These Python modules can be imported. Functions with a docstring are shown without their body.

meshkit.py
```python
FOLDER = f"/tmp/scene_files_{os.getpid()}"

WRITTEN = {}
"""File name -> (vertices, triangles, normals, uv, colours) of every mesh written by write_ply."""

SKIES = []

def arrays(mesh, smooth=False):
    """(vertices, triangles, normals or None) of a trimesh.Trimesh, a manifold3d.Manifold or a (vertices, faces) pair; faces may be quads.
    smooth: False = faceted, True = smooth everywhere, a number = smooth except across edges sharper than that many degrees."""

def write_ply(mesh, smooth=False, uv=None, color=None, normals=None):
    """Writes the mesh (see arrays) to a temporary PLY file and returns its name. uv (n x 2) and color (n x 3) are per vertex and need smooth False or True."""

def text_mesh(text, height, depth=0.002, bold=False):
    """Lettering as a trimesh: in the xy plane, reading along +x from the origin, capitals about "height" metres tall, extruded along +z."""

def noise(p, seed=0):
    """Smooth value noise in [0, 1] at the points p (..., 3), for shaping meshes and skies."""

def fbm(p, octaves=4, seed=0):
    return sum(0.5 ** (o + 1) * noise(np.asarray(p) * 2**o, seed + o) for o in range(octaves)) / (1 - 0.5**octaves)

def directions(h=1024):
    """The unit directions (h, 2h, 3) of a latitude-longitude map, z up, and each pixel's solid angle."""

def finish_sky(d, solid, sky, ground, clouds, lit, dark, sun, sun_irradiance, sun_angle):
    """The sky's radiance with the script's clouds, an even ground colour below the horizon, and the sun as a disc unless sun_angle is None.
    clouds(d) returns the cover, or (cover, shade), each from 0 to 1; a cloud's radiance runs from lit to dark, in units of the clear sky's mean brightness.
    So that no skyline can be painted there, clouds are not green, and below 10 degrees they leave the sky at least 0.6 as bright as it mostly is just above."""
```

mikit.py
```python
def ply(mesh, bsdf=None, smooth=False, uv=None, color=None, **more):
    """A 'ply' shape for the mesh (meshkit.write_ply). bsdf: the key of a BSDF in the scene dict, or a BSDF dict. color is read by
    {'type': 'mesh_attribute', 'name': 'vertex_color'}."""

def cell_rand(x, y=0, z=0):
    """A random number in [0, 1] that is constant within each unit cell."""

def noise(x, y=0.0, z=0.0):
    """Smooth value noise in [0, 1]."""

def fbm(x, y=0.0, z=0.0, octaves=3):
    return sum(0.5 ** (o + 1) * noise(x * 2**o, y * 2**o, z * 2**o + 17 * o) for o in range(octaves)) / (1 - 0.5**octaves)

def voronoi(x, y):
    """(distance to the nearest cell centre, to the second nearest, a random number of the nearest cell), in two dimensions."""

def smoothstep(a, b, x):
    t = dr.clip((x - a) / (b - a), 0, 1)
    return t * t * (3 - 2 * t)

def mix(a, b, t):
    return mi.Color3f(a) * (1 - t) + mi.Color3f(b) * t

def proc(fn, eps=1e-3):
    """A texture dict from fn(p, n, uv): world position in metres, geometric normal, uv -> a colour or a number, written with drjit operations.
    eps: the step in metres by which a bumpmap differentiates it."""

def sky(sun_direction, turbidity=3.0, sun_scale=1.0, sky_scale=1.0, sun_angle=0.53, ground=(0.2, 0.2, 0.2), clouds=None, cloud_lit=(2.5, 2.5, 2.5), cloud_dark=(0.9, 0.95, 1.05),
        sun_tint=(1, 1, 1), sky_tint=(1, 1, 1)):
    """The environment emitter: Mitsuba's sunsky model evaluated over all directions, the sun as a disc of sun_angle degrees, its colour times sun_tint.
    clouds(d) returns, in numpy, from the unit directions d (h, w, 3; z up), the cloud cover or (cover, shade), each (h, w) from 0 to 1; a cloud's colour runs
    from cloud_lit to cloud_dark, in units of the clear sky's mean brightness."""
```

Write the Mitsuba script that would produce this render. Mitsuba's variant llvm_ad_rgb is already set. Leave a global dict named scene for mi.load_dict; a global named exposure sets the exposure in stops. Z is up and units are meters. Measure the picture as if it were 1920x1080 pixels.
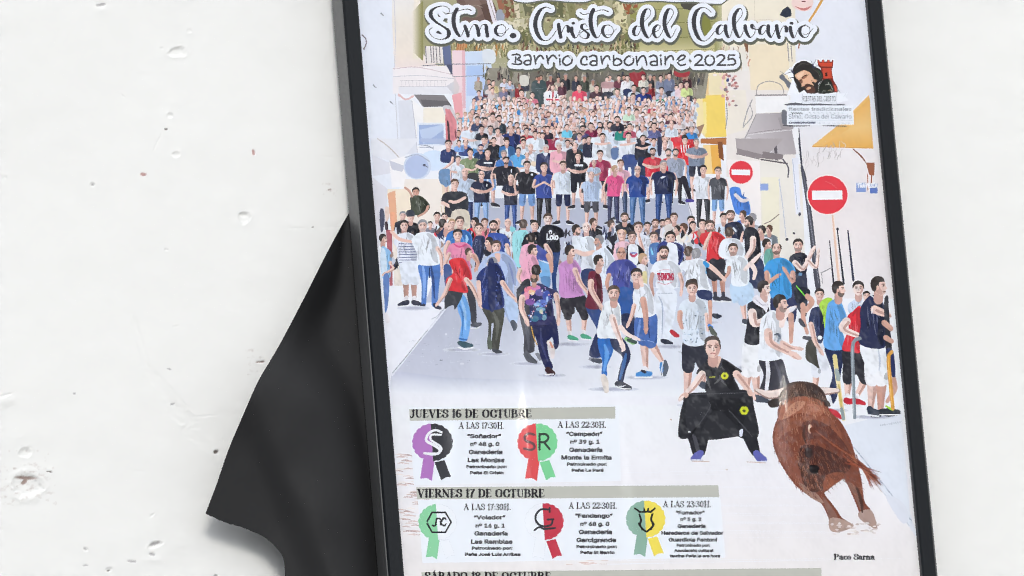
"""A framed festival poster on a rough white plaster wall, a black cloth blowing out from behind its frame."""
import math
import random

import mitsuba as mi
import numpy as np
import shapely
import shapely.affinity
import trimesh

import meshkit
import mikit

# ---------------------------------------------------------------- camera, sky, exposure
Z0 = 3.6                                           # height of the poster's middle above the street
EYE = np.array([-2.50002, -7.76951, -2.18120 + Z0])
AHEAD = np.array([0.28237251, 0.92359885, 0.25928929])
UPWARD = np.array([0.0051335, -0.27173968, 0.9623571])
scene, labels = {}, {}
scene["camera"] = {"type": "perspective", "fov": 2 * math.degrees(math.atan(960 / 17000)), "fov_axis": "x", "near_clip": 0.1, "far_clip": 60.0,
                   "to_world": mi.ScalarTransform4f().look_at(origin=EYE.tolist(), target=(EYE + AHEAD).tolist(), up=UPWARD.tolist())}
exposure = 2.84
SUN = (math.sin(math.radians(-8)) * math.cos(math.radians(24)), -math.cos(math.radians(-8)) * math.cos(math.radians(24)), math.sin(math.radians(24)))


def overcast(d):
    """A thin bright overcast: the zenith three times the horizon, the veiled sun a wide soft glow."""
    off = np.degrees(np.arccos(np.clip(d @ np.array(SUN), -1, 1)))
    want = 0.75 * (1 + 2 * np.clip(d[..., 2], 0, 1)) + 11.0 * np.exp(-(off / 11) ** 2) + 1.6 * np.exp(-(off / 34) ** 2)
    return np.ones(d.shape[:2]), np.clip(1 - (want - 0.7) / (14 - 0.7), 0, 1)


scene["sky"] = mikit.sky(SUN, turbidity=3, sun_scale=0.1, sun_angle=14, sun_tint=(0.82, 0.99, 1.37), clouds=overcast, cloud_lit=(13.55, 14.0, 14.6), cloud_dark=(0.665, 0.7, 0.75))


def tag(key, label, category):
    labels[key] = {"label": label, "category": category}


def linear(c):
    v = np.array([int(c[i:i + 2], 16) for i in (0, 2, 4)]) / 255
    return np.where(v > 0.04045, ((v + 0.055) / 1.055) ** 2.4, v / 12.92)


def grid_mesh(v):
    """Triangles of a (rows, columns, 3) sheet of points, facing -y when columns run +x and rows run +z."""
    r, c = v.shape[:2]
    i = (np.arange(r - 1)[:, None] * c + np.arange(c - 1)).ravel()
    return trimesh.Trimesh(v.reshape(-1, 3), np.vstack([np.stack([i, i + 1, i + c + 1], 1), np.stack([i, i + c + 1, i + c], 1)]), process=False)


# inks: colour from the print's shapes; in the printed photograph its strength varies from place to place, as in any photograph
def mottle(p, fx, fz, seed):
    return mikit.noise((p.x + 0.25 * p.z) * fx, p.z * fz, seed)


def blend(weight, one, two):
    return {"type": "blendbsdf", "weight": mikit.proc(weight), "one": one, "two": two}


PLAIN = {"type": "diffuse", "reflectance": {"type": "mesh_attribute", "name": "vertex_color"}}
BLACK = {"type": "diffuse", "reflectance": {"type": "rgb", "value": [0.02, 0.02, 0.03]}}
PALE = {"type": "diffuse", "reflectance": {"type": "rgb", "value": [0.86, 0.87, 0.9]}}
scene["vertex_ink"] = {"type": "twosided", "bsdf": PLAIN}
scene["photo_ink"] = {"type": "twosided", "bsdf": blend(lambda p, n, uv: 0.24 * mikit.smoothstep(0.35, 1.0, 0.5 * mottle(p, 420, 330, 1.0) + 0.5 * mottle(p, 170, 120, 2.0)) + 0.05 * mottle(p, 60, 45, 3.0),
                                                     blend(lambda p, n, uv: 0.07 * mikit.smoothstep(0.45, 1.0, 0.5 * mottle(p, 420, 340, 5.0) + 0.5 * mottle(p, 150, 130, 6.0)), PLAIN, PALE), BLACK)}
scene["wide_ink"] = {"type": "twosided", "bsdf": blend(lambda p, n, uv: 0.06 * mottle(p, 420, 300, 1.0) * mottle(p, 120, 90, 2.0) + 0.05 * mottle(p, 34, 26, 3.0), PLAIN, BLACK)}
scene["plaster"] = {"type": "twosided", "bsdf": {"type": "bumpmap", "scale": 1.0, "arbitrary": mikit.proc(lambda p, n, uv: 0.00022 * mikit.fbm(p.x * 260, p.z * 260, 1.0, 3) + 0.0005 * mikit.noise(p.x * 38, p.z * 46, 4.0), 6e-4),
                    "bsdf": {"type": "diffuse", "reflectance": {"type": "mesh_attribute", "name": "vertex_color"}}}}
scene["black_paint"] = {"type": "twosided", "bsdf": {"type": "principled", "base_color": {"type": "rgb", "value": [0.012, 0.014, 0.017]}, "roughness": 0.34, "specular": 0.14}}
scene["cut_edge"] = {"type": "twosided", "bsdf": {"type": "principled", "base_color": {"type": "rgb", "value": [0.105, 0.106, 0.108]}, "roughness": 0.45, "specular": 0.4}}
scene["backing_board"] = {"type": "twosided", "bsdf": {"type": "diffuse", "reflectance": {"type": "rgb", "value": [0.35, 0.33, 0.3]}}}
scene["clear_film"] = {"type": "thindielectric", "int_ior": 1.2, "ext_ior": 1.0}
scene["black_cotton"] = {"type": "twosided", "bsdf": {"type": "principled", "base_color": {"type": "rgb", "value": [0.024, 0.024, 0.0255]}, "roughness": 0.62, "specular": 0.22}}

# ---------------------------------------------------------------- the wall
WALL_Y = 0.042


def spread(a, b, step, out):
    """Grid lines: even between a and b, wider and wider out to the edges."""
    mid = np.arange(a, b + step / 2, step)
    g = []
    x, s = 0.0, step
    while x < out:
        s *= 1.25
        x += s
        g.append(x)
    g = np.array(g)
    return np.concatenate([(a - g)[::-1], mid, b + g])


def plaster_wall():
    fine = np.arange(-0.66, -0.2, 0.0008)
    x = np.concatenate([spread(-0.66, 0.0, 0.01, 3.2)[spread(-0.66, 0.0, 0.01, 3.2) < -0.661], fine, spread(-0.2, 0.42, 0.003, 3.2)[spread(-0.2, 0.42, 0.003, 3.2) >= -0.2]])
    z = spread(-0.32, 0.34, 0.0009, 2.9)
    z = z[(z > -Z0 + 0.01)]
    z = np.concatenate([[-Z0], z])
    X, Z = np.meshgrid(x, z)
    P3 = np.stack([X, np.zeros_like(X), Z], -1)
    h = 0.0016 * (meshkit.fbm(P3 * 9, 3, 3) - 0.5) + 0.0007 * (meshkit.fbm(P3 * 40, 3, 8) - 0.5) + 0.00016 * (meshkit.fbm(P3 * 220, 2, 5) - 0.5)
    col = np.ones(X.shape + (3,)) * WALLCOL
    col *= (1 + 0.03 * (meshkit.fbm(P3 * 5, 3, 11) - 0.5) + 0.02 * (meshkit.fbm(P3 * 60, 2, 12) - 0.5))[..., None]
    wob = meshkit.fbm(P3 * 120, 3, 21) - 0.5
    wob2 = meshkit.fbm(P3 * 300, 2, 22) - 0.5
    for kind, cx, cz, rx, rz, d, turn in DENTS:
        cx, cz, rx, rz, d = cx / 1e4, cz / 1e4, rx / 1e4, rz / 1e4, d / 1e5
        m = (abs(X - cx) < 2.2 * (rx + rz)) & (abs(Z - cz) < 2.2 * (rx + rz))
        if not m.any():
            continue
        a, b = X[m] - cx, Z[m] - cz
        t = math.radians(turn)
        a, b = a * math.cos(t) + b * math.sin(t), -a * math.sin(t) + b * math.cos(t)
        rho = np.hypot(a / rx, b / rz) * (1 + (0.9 if max(rx, rz) < 0.008 else 0.45) * wob[m] + 0.4 * wob2[m])
        if kind == "pit":
            h[m] += -d * np.exp(-rho**4) + 0.22 * d * np.exp(-((rho - 1.25) / 0.25) ** 2)
        elif kind == "bump":
            h[m] += d * np.exp(-rho**2)
        elif kind == "scrape":
            h[m] += -d * np.exp(-rho**6) * (0.7 + 0.8 * wob[m])
        else:      # a flake or hole where the render under the paint shows
            k = np.exp(-rho**6)
            h[m] += -d * k
            tone = {"brown": (0.40, 0.31, 0.28), "dark": (0.16, 0.14, 0.13), "red": (0.56, 0.36, 0.34), "grey": (0.50, 0.49, 0.49)}[kind]
            k = np.clip(k * 1.3 - 0.15 + 1.2 * wob2[m] * (kind == "brown"), 0, 1)[:, None]
            col[m] = col[m] * (1 - k) + np.array(tone) * k
    v = np.stack([X, WALL_Y - h, Z + Z0], -1)
    return grid_mesh(v), col.reshape(-1, 3)


SHEET = [(np.float64(647.1), np.float64(-193.0)), (np.float64(1131.7), np.float64(-189.4)), (np.float64(1608.3), np.float64(-186.0)), (np.float64(1678.0), np.float64(540.1)), (np.float64(1749.4), np.float64(1283.4)), (np.float64(1262.7), np.float64(1292.4)), (np.float64(767.6), np.float64(1301.5)), (np.float64(706.6), np.float64(545.4))]
DENTS = [('grey', -4861, 2872, 52, 16, 60, 10), ('bump', -4865, 2815, 62, 42, 70, 0), ('pit', -4169, 2417, 73, 47, 160, 15), ('bump', -4179, 2360, 73, 21, 40, 0), ('pit', -4037, 2620, 26, 21, 60, 0), ('pit', -4315, 2453, 21, 16, 40, 0), ('pit', -4277, 1796, 26, 21, 90, 0), ('dark', -4332, 1666, 17, 10, 50, 0), ('pit', -4254, 1419, 42, 31, 110, 0), ('red', -4578, 1229, 31, 18, 40, 0), ('pit', -4575, 1208, 21, 16, 60, 0), ('red', -3511, 1439, 16, 36, 30, 0), ('pit', -3506, 1439, 16, 31, 50, 0), ('pit', -5068, 1127, 26, 21, 90, 0), ('grey', -5067, 1132, 16, 10, 20, 0), ('pit', -3641, 809, 52, 42, 130, 0), ('pit', -3644, 835, 42, 21, 70, 0), ('scrape', -4716, 1987, 26, 8, 60, -40), ('brown', -2806, 1076, 23, 9, 40, 10), ('dark', -2998, 715, 11, 10, 50, 0), ('scrape', -3132, 705, 156, 5, 40, -3), ('scrape', -2824, 714, 130, 5, 40, 3), ('scrape', -2872, 1402, 156, 5, 30, 0), ('pit', -4413, 504, 26, 16, 60, 0), ('pit', -5891, 1200, 16, 21, 50, 0), ('scrape', -4411, 1563, 6, 135, 30, -28), ('scrape', -6033, -875, 73, 10, 90, 15), ('bump', -6017, -930, 104, 52, 110, 15), ('pit', -5881, -1416, 57, 36, 150, 15), ('dark', -5668, -1600, 31, 8, 50, -10), ('pit', -5887, -1728, 125, 104, 260, 0), ('brown', -5887, -1653, 104, 18, 70, -3), ('brown', -5904, -1683, 42, 21, 40, 40), ('bump', -5900, -1844, 104, 26, 50, 0), ('grey', -4461, -970, 26, 10, 60, 15), ('scrape', -4485, -883, 62, 364, 70, 38), ('scrape', -4412, -1062, 73, 177, 80, 42), ('scrape', -4731, -373, 31, 312, 50, 12), ('scrape', -4244, -1317, 52, 208, 50, 48), ('dark', -4091, -1430, 26, 19, 90, 30), ('brown', -3605, -580, 47, 10, 60, 0), ('dark', -3579, -570, 26, 6, 40, 0), ('pit', -4731, -2306, 68, 26, 160, 20), ('grey', -4730, -2291, 57, 13, 60, 18), ('grey', -4762, -2391, 26, 12, 80, -10), ('bump', -4746, -2447, 83, 31, 60, 0), ('grey', -4958, -2454, 42, 10, 60, -5), ('pit', -5385, -2337, 26, 21, 90, -20), ('grey', -5385, -2332, 21, 8, 40, -20), ('grey', -5396, -2488, 26, 9, 60, 0), ('pit', -5174, -2531, 31, 21, 90, 0), ('dark', -5179, -2536, 18, 8, 50, 20), ('scrape', -4730, -2019, 31, 10, 70, 35), ('grey', -5381, -865, 16, 9, 30, 0), ('scrape', -4187, -1089, 156, 6, 40, 2), ('scrape', -4376, -232, 42, 16, 40, 15), ('grey', -4472, -639, 26, 6, 30, -20), ('dark', -4174, -2596, 21, 10, 50, 0), ('scrape', -4820, -1604, 73, 5, 30, 0), ('scrape', -5288, 2596, 7, 73, 30, 10)]
CLOTH_EDGE = [(-2592, 938), (-2598, 926), (-2604, 914), (-2610, 903), (-2616, 891), (-2624, 877), (-2634, 860), (-2647, 841), (-2661, 820), (-2677, 797), (-2695, 770), (-2719, 737), (-2753, 691), (-2796, 634), (-2841, 575), (-2886, 514), (-2930, 452), (-2973, 389), (-3015, 326), (-3055, 261), (-3095, 194), (-3133, 127), (-3170, 59), (-3207, -8), (-3245, -76), (-3285, -145), (-3328, -220), (-3374, -297), (-3424, -377), (-3475, -457), (-3526, -535), (-3579, -610), (-3633, -684), (-3686, -756), (-3737, -825), (-3784, -891), (-3825, -955), (-3860, -1017), (-3890, -1075), (-3915, -1131), (-3936, -1182), (-3956, -1232), (-3976, -1280), (-3995, -1327), (-4015, -1372), (-4035, -1416), (-4054, -1461), (-4073, -1505), (-4092, -1550), (-4111, -1597), (-4128, -1644), (-4146, -1691), (-4163, -1737), (-4180, -1784), (-4198, -1829), (-4216, -1873), (-4234, -1917), (-4252, -1959), (-4270, -2002), (-4288, -2044), (-4306, -2087), (-4296, -2092), (-4287, -2096), (-4278, -2100), (-4268, -2105), (-4257, -2110), (-4242, -2117), (-4223, -2125), (-4202, -2135), (-4179, -2146), (-4155, -2158), (-4131, -2168), (-4109, -2177), (-4088, -2184), (-4068, -2190), (-4048, -2196), (-4028, -2201), (-4008, -2207), (-3986, -2214), (-3962, -2223), (-3938, -2233), (-3912, -2244), (-3887, -2255), (-3863, -2266), (-3840, -2277), (-3819, -2288), (-3799, -2299), (-3781, -2310), (-3763, -2322), (-3746, -2333), (-3730, -2345), (-3716, -2357), (-3704, -2370), (-3692, -2383), (-3681, -2396), (-3671, -2409), (-3661, -2422), (-3651, -2435), (-3642, -2449), (-3633, -2463), (-3625, -2476), (-3618, -2490), (-3612, -2503), (-3607, -2517), (-3604, -2529), (-3601, -2542), (-3600, -2555), (-3598, -2569), (-3597, -2583), (-3596, -2596), (-3596, -2607), (-3596, -2619), (-3597, -2633), (-3597, -2653), (-3597, -2681), (-3597, -2717), (-3598, -2758), (-3598, -2805), (-3598, -2857), (-3598, -2915), (-3597, -2979), (-3595, -3051), (-3593, -3133), (-3591, -3221), (-3588, -3311), (-3586, -3401), (-3583, -3487), (-3580, -3569), (-3575, -3650), (-3570, -3730), (-3564, -3809), (-3558, -3887), (-3551, -3965)]
HEM = 60
CLOTH_RIGHT = -2013
FOLDS = [(np.float64(0.9091), np.float64(-0.4167), -2782, 57, 200, -438, 1210), (np.float64(-0.931), np.float64(-0.365), 4076, 47, 200, -3712, -1245), (np.float64(0.9712), np.float64(-0.2381), -2901, 114, 90, -1507, 25)]
RIPPLES = [(np.float64(-0.1179), np.float64(-0.3343), np.float64(-0.0293), 0.01, 0.0034), (np.float64(-0.1054), np.float64(-0.3345), np.float64(-0.0499), 0.006, 0.0018), (np.float64(-0.1894), np.float64(-0.1817), np.float64(-0.0544), 0.008, 0.0021), (np.float64(-0.0241), np.float64(-0.2853), np.float64(-0.0556), 0.007, 0.0022), (np.float64(0.1373), np.float64(-0.2366), np.float64(-0.0774), 0.01, 0.0034), (np.float64(0.1578), np.float64(-0.1857), np.float64(-0.0724), 0.006, 0.0018), (np.float64(-0.158), np.float64(-0.1108), np.float64(-0.0495), 0.008, 0.0022), (np.float64(-0.0765), np.float64(0.2089), np.float64(0.2717), 0.012, 0.003), (np.float64(-0.0031), np.float64(0.2143), np.float64(0.2719), 0.01, 0.0026)]
WALLCOL = np.array([0.855, 0.853, 0.835])
INKS = 0.95

_m, _c = plaster_wall()
scene["plaster_wall"] = mikit.ply(_m, "plaster", smooth=True, color=_c)
tag("plaster_wall", "white painted plaster wall with small dents, chips and scrapes behind the poster", "wall")

# ---------------------------------------------------------------- the frame
HALF_W, HALF_H, RAIL, DEEP, LIP = 0.265, 0.395, 0.0145, 0.034, 0.0085


def rail(length, horizontal):
    """A rail along z (or x): its outer face is at 0, the inner edge at RAIL; chamfered front edges and a rebate for sheet and paper."""
    c = 0.0014
    prof = np.array([(0, DEEP), (0, c * 1.6), (0.0006, c * 0.7), (c * 1.1, 0), (RAIL - c, 0), (RAIL, c), (RAIL, LIP + 0.004), (RAIL - 0.004, LIP + 0.004), (RAIL - 0.004, DEEP)])
    m = trimesh.creation.extrude_polygon(shapely.Polygon(prof), length, engine="earcut")
    v = m.vertices.copy()
    m.vertices = np.stack([v[:, 0], v[:, 1], v[:, 2] - length / 2], 1)
    # mitred ends
    k = np.sign(m.vertices[:, 2]) * m.vertices[:, 0]
    m.vertices[:, 2] -= k
    return m


def place_rail(length, where):
    m = rail(length, False)
    v = m.vertices.copy()
    if where == "left":
        m.vertices = np.stack([-HALF_W + v[:, 0], v[:, 1], v[:, 2]], 1)
    elif where == "right":
        m.vertices = np.stack([HALF_W - v[:, 0], v[:, 1], v[:, 2]], 1)
    elif where == "top":
        m.vertices = np.stack([v[:, 2], v[:, 1], HALF_H - v[:, 0]], 1)
    else:
        m.vertices = np.stack([v[:, 2], v[:, 1], -HALF_H + v[:, 0]], 1)
    m.vertices[:, 2] += Z0
    m.fix_normals()
    return m


for n, (w, l) in enumerate((("left", 2 * HALF_H), ("right", 2 * HALF_H), ("top", 2 * HALF_W), ("bottom", 2 * HALF_W))):
    scene["poster_frame__rail" + ("_%03d" % n if n else "")] = mikit.ply(place_rail(l, w), "black_paint", smooth=20)
tag("poster_frame", "slim black metal picture frame round the poster, tilted slightly to the left", "frame")
for n, (sx, l) in enumerate(((-1, 2 * HALF_H - 0.004), (1, 2 * HALF_H - 0.004))):
    _s = trimesh.creation.box((0.0012, DEEP - 0.0035, l))
    _s.apply_translation((sx * (HALF_W + 0.0004), DEEP / 2 + 0.0012, Z0))
    scene["poster_frame__rail" + ("_%03d" % n if n else "") + "__side_strip"] = mikit.ply(_s, "cut_edge")
_b = trimesh.creation.box((2 * HALF_W - 0.022, 0.003, 2 * HALF_H - 0.022))
_b.apply_translation((0, 0.0150, Z0))
scene["poster_frame__backing_board"] = mikit.ply(_b, "backing_board")
for n, (x, z) in enumerate(((-0.2, 0.33), (0.2, 0.33), (-0.2, -0.33), (0.2, -0.33))):
    m = trimesh.creation.cylinder(0.011, 0.0265, sections=20)
    m.apply_transform(trimesh.transformations.rotation_matrix(math.pi / 2, (1, 0, 0)))
    m.apply_translation((x, 0.0297, Z0 + z))
    scene["poster_frame__wall_spacer" + ("_%03d" % n if n else "")] = mikit.ply(m, "black_paint", smooth=30)

# the clear plastic sheet: slack, with upright ripples that catch the sky
gx, gz = np.meshgrid(np.linspace(-HALF_W + 0.0125, HALF_W - 0.0125, 420), np.linspace(-HALF_H + 0.0125, HALF_H - 0.0125, 220))
rip = np.zeros_like(gx)
for cx, z0, z1, w, a in RIPPLES:
    u = gx - cx - 0.06 * (gz - (z0 + z1) / 2) - 0.003 * np.sin(gz * 14 + cx * 50)      # they lean a little
    win = 1 / (1 + np.exp(-(gz - z0) / 0.03)) / (1 + np.exp((gz - z1) / 0.03))
    rip += a * win * np.exp(-(u / w) ** 2) * (1 + 0.3 * np.sin(gz * 40 + cx * 90))
rip += 0.00004 * np.sin(gx * 95 + 3 * np.sin(gz * 5)) + 0.00003 * np.sin(gx * 41 + gz * 12)
scene["poster_frame__clear_sheet"] = mikit.ply(grid_mesh(np.stack([gx, 0.0052 - rip, gz + Z0], -1)), "clear_film", smooth=True)

# ---------------------------------------------------------------- the cloth
def cloth():
    edge = np.array(CLOTH_EDGE) / 1e4                       # its free left edge and bottom hem, top to bottom, (x, z)
    t = np.concatenate([[0], np.cumsum(np.hypot(*np.diff(edge, axis=0).T))])
    n = 620
    s = np.linspace(0, t[-1], n)
    ex = np.interp(s, t, edge[:, 0]); ez = np.interp(s, t, edge[:, 1])
    ker = np.exp(-np.linspace(-2, 2, 13) ** 2); ker /= ker.sum()
    hem = (ez < edge[HEM, 1] + 0.0005)
    sx = np.convolve(np.pad(ex, 6, mode="edge"), ker, "valid"); sz = np.convolve(np.pad(ez, 6, mode="edge"), ker, "valid")
    near = np.abs(s - t[HEM]) < 0.006
    ex, ez = np.where(near, ex, sx), np.where(near, ez, sz)
    rng = np.random.default_rng(4)
    fray = np.convolve(rng.normal(0, 1, n), [0.3, 0.5, 0.3], "same") * 0.00022
    ex = np.where(hem, ex - np.abs(fray) * 0.4, ex + fray * 0.25); ez = np.where(hem, ez + fray, ez)
    k = np.linspace(0, 1, 190)[None, :] ** 0.9
    x = ex[:, None] + (CLOTH_RIGHT / 1e4 - ex[:, None]) * k
    z = ez[:, None] + (0.012 * np.sin(k * 3)) * np.clip((ez[:, None] + 0.2) * 6, 0, 1) * 0
    z = np.broadcast_to(z, x.shape).copy()
    return x, z


def cloth_base(x, z):
    """How far the cloth billows in front of its line behind the frame, before its folds (metres)."""
    t = 0.22 * np.log(np.exp((z + 0.20) / 0.055 / 0.9) + np.exp((x + 0.345) / 0.04 / 0.9))      # rises away from the free corner
    t = 1 / (1 + np.exp(-4.2 * t))
    ramp = 0.075 + 0.15 * np.exp(-(((z + 0.045) / 0.045) ** 2))
    u = np.clip((-0.2655 - x) / ramp, 0, None)
    out = np.tanh(1.7 * u) / np.tanh(1.7 * 2)
    return (0.017 + 0.055 * t) * out


def cloth_depth(x, z):
    """Metres in front of the wall-side plane: soft steps where the cloth turns away, each square to its own direction."""
    h = cloth_base(x, z)
    for nx, nz, at, soft, drop, za, zb in FOLDS:
        win = 1 / (1 + np.exp(-(z - za / 1e4) / 0.018)) / (1 + np.exp((z - zb / 1e4) / 0.018))
        h = h - drop / 1e4 * win / (1 + np.exp(-(nx * x + nz * z - at / 1e4) * 1e4 / soft))
    return 0.001 + 0.003 * np.log1p(np.exp(np.clip(h / 0.003, -40, 40)))      # never into the wall


x, z = cloth()
w3 = np.stack([x * 14, z * 14, 0 * x], -1)
y = 0.0385 - cloth_depth(x, z) * (1 + 0.16 * (meshkit.fbm(w3, 2, 6) - 0.5))
v = np.stack([x, y, z + Z0], -1)
scene["black_cloth"] = mikit.ply(grid_mesh(v[::-1]), "black_cotton", smooth=True)
tag("black_cloth", "black fabric cover pulled aside, blowing out from behind the left edge of the frame", "cloth")

# ---------------------------------------------------------------- the poster's print, drawn on a drawing grid
UNIT, DOWN = 1.0, 1
def spline(p, closed=False, n=5):
    """Catmull-Rom through the points p (k, d)."""
    p = np.asarray(p, float)
    if len(p) < 3:
        return p
    q = np.vstack([p[-1], p, p[0], p[1]]) if closed else np.vstack([2 * p[0] - p[1], p, 2 * p[-1] - p[-2]])
    t = np.linspace(0, 1, n, endpoint=False)[:, None]
    out = []
    for k in range(len(q) - 3):
        a, b, c, d = q[k:k + 4]
        out.append(0.5 * (2 * b + (c - a) * t + (2 * a - 5 * b + 4 * c - d) * t**2 + (3 * b - a - 3 * c + d) * t**3))
    if not closed:
        out.append(p[-1:])
    return np.vstack(out)


def stroke(p, w):
    """The outline of a brush stroke along p, w wide at each point, with round ends."""
    p, w = np.asarray(p, float), np.broadcast_to(np.asarray(w, float), len(p)) / 2
    t = np.gradient(p, axis=0)
    t /= np.linalg.norm(t, axis=1, keepdims=True) + 1e-9
    n = np.stack([-t[:, 1], t[:, 0]], 1)
    def cap(c, d, r):
        a = np.arctan2(d[1], d[0]) + np.linspace(np.pi / 2, -np.pi / 2, 6)[1:-1]
        return c + r * np.stack([np.cos(a), np.sin(a)], 1)
    ring = np.vstack([p + n * w[:, None], cap(p[-1], t[-1], w[-1]), (p - n * w[:, None])[::-1], cap(p[0], -t[0], w[0])])
    return shapely.make_valid(shapely.Polygon(ring))


def figure(kind, args, p):
    """One printed shape: P smooth area, p straight-edged area, S smooth stroke (width at its start, middle, end), s straight stroke, C pen stroke
    (thin upwards, thick downwards), E ellipse (two radii, turn)."""
    p = np.asarray(p, float)
    if kind in "Pp":
        g = shapely.make_valid(shapely.Polygon(spline(p, True, 4) if kind == "P" else p))
    elif kind == "E":
        a = np.linspace(0, 2 * np.pi, 11 if max(args[:2]) < 4 * UNIT else 20)[:-1]
        e, r = np.stack([np.cos(a) * args[0], np.sin(a) * args[1]], 1), np.radians(args[2] if len(args) > 2 else 0)
        g = shapely.Polygon(e @ np.array([[np.cos(r), np.sin(r)], [-np.sin(r), np.cos(r)]]) + p[0])
    elif kind == "C":
        q = spline(p, False, 8)
        t = np.gradient(q, axis=0)
        t /= np.linalg.norm(t, axis=1, keepdims=True) + 1e-9
        d = np.clip(t[:, 1] * DOWN, 0, 1) ** 1.6
        d = np.convolve(np.pad(d, 3, mode="edge"), np.ones(7) / 7, "valid")
        parts = [stroke(q[k:k + 3], args[0] + (args[1] - args[0]) * d[k:k + 3]) for k in range(len(q) - 2)]
        g = shapely.union_all(parts)
    else:
        q = spline(p) if kind == "S" else p
        w = np.asarray(args, float)
        g = stroke(q, np.interp(np.linspace(0, 1, len(q)), np.linspace(0, 1, len(w)), w) if len(w) > 1 else w[0])
    return g


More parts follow.
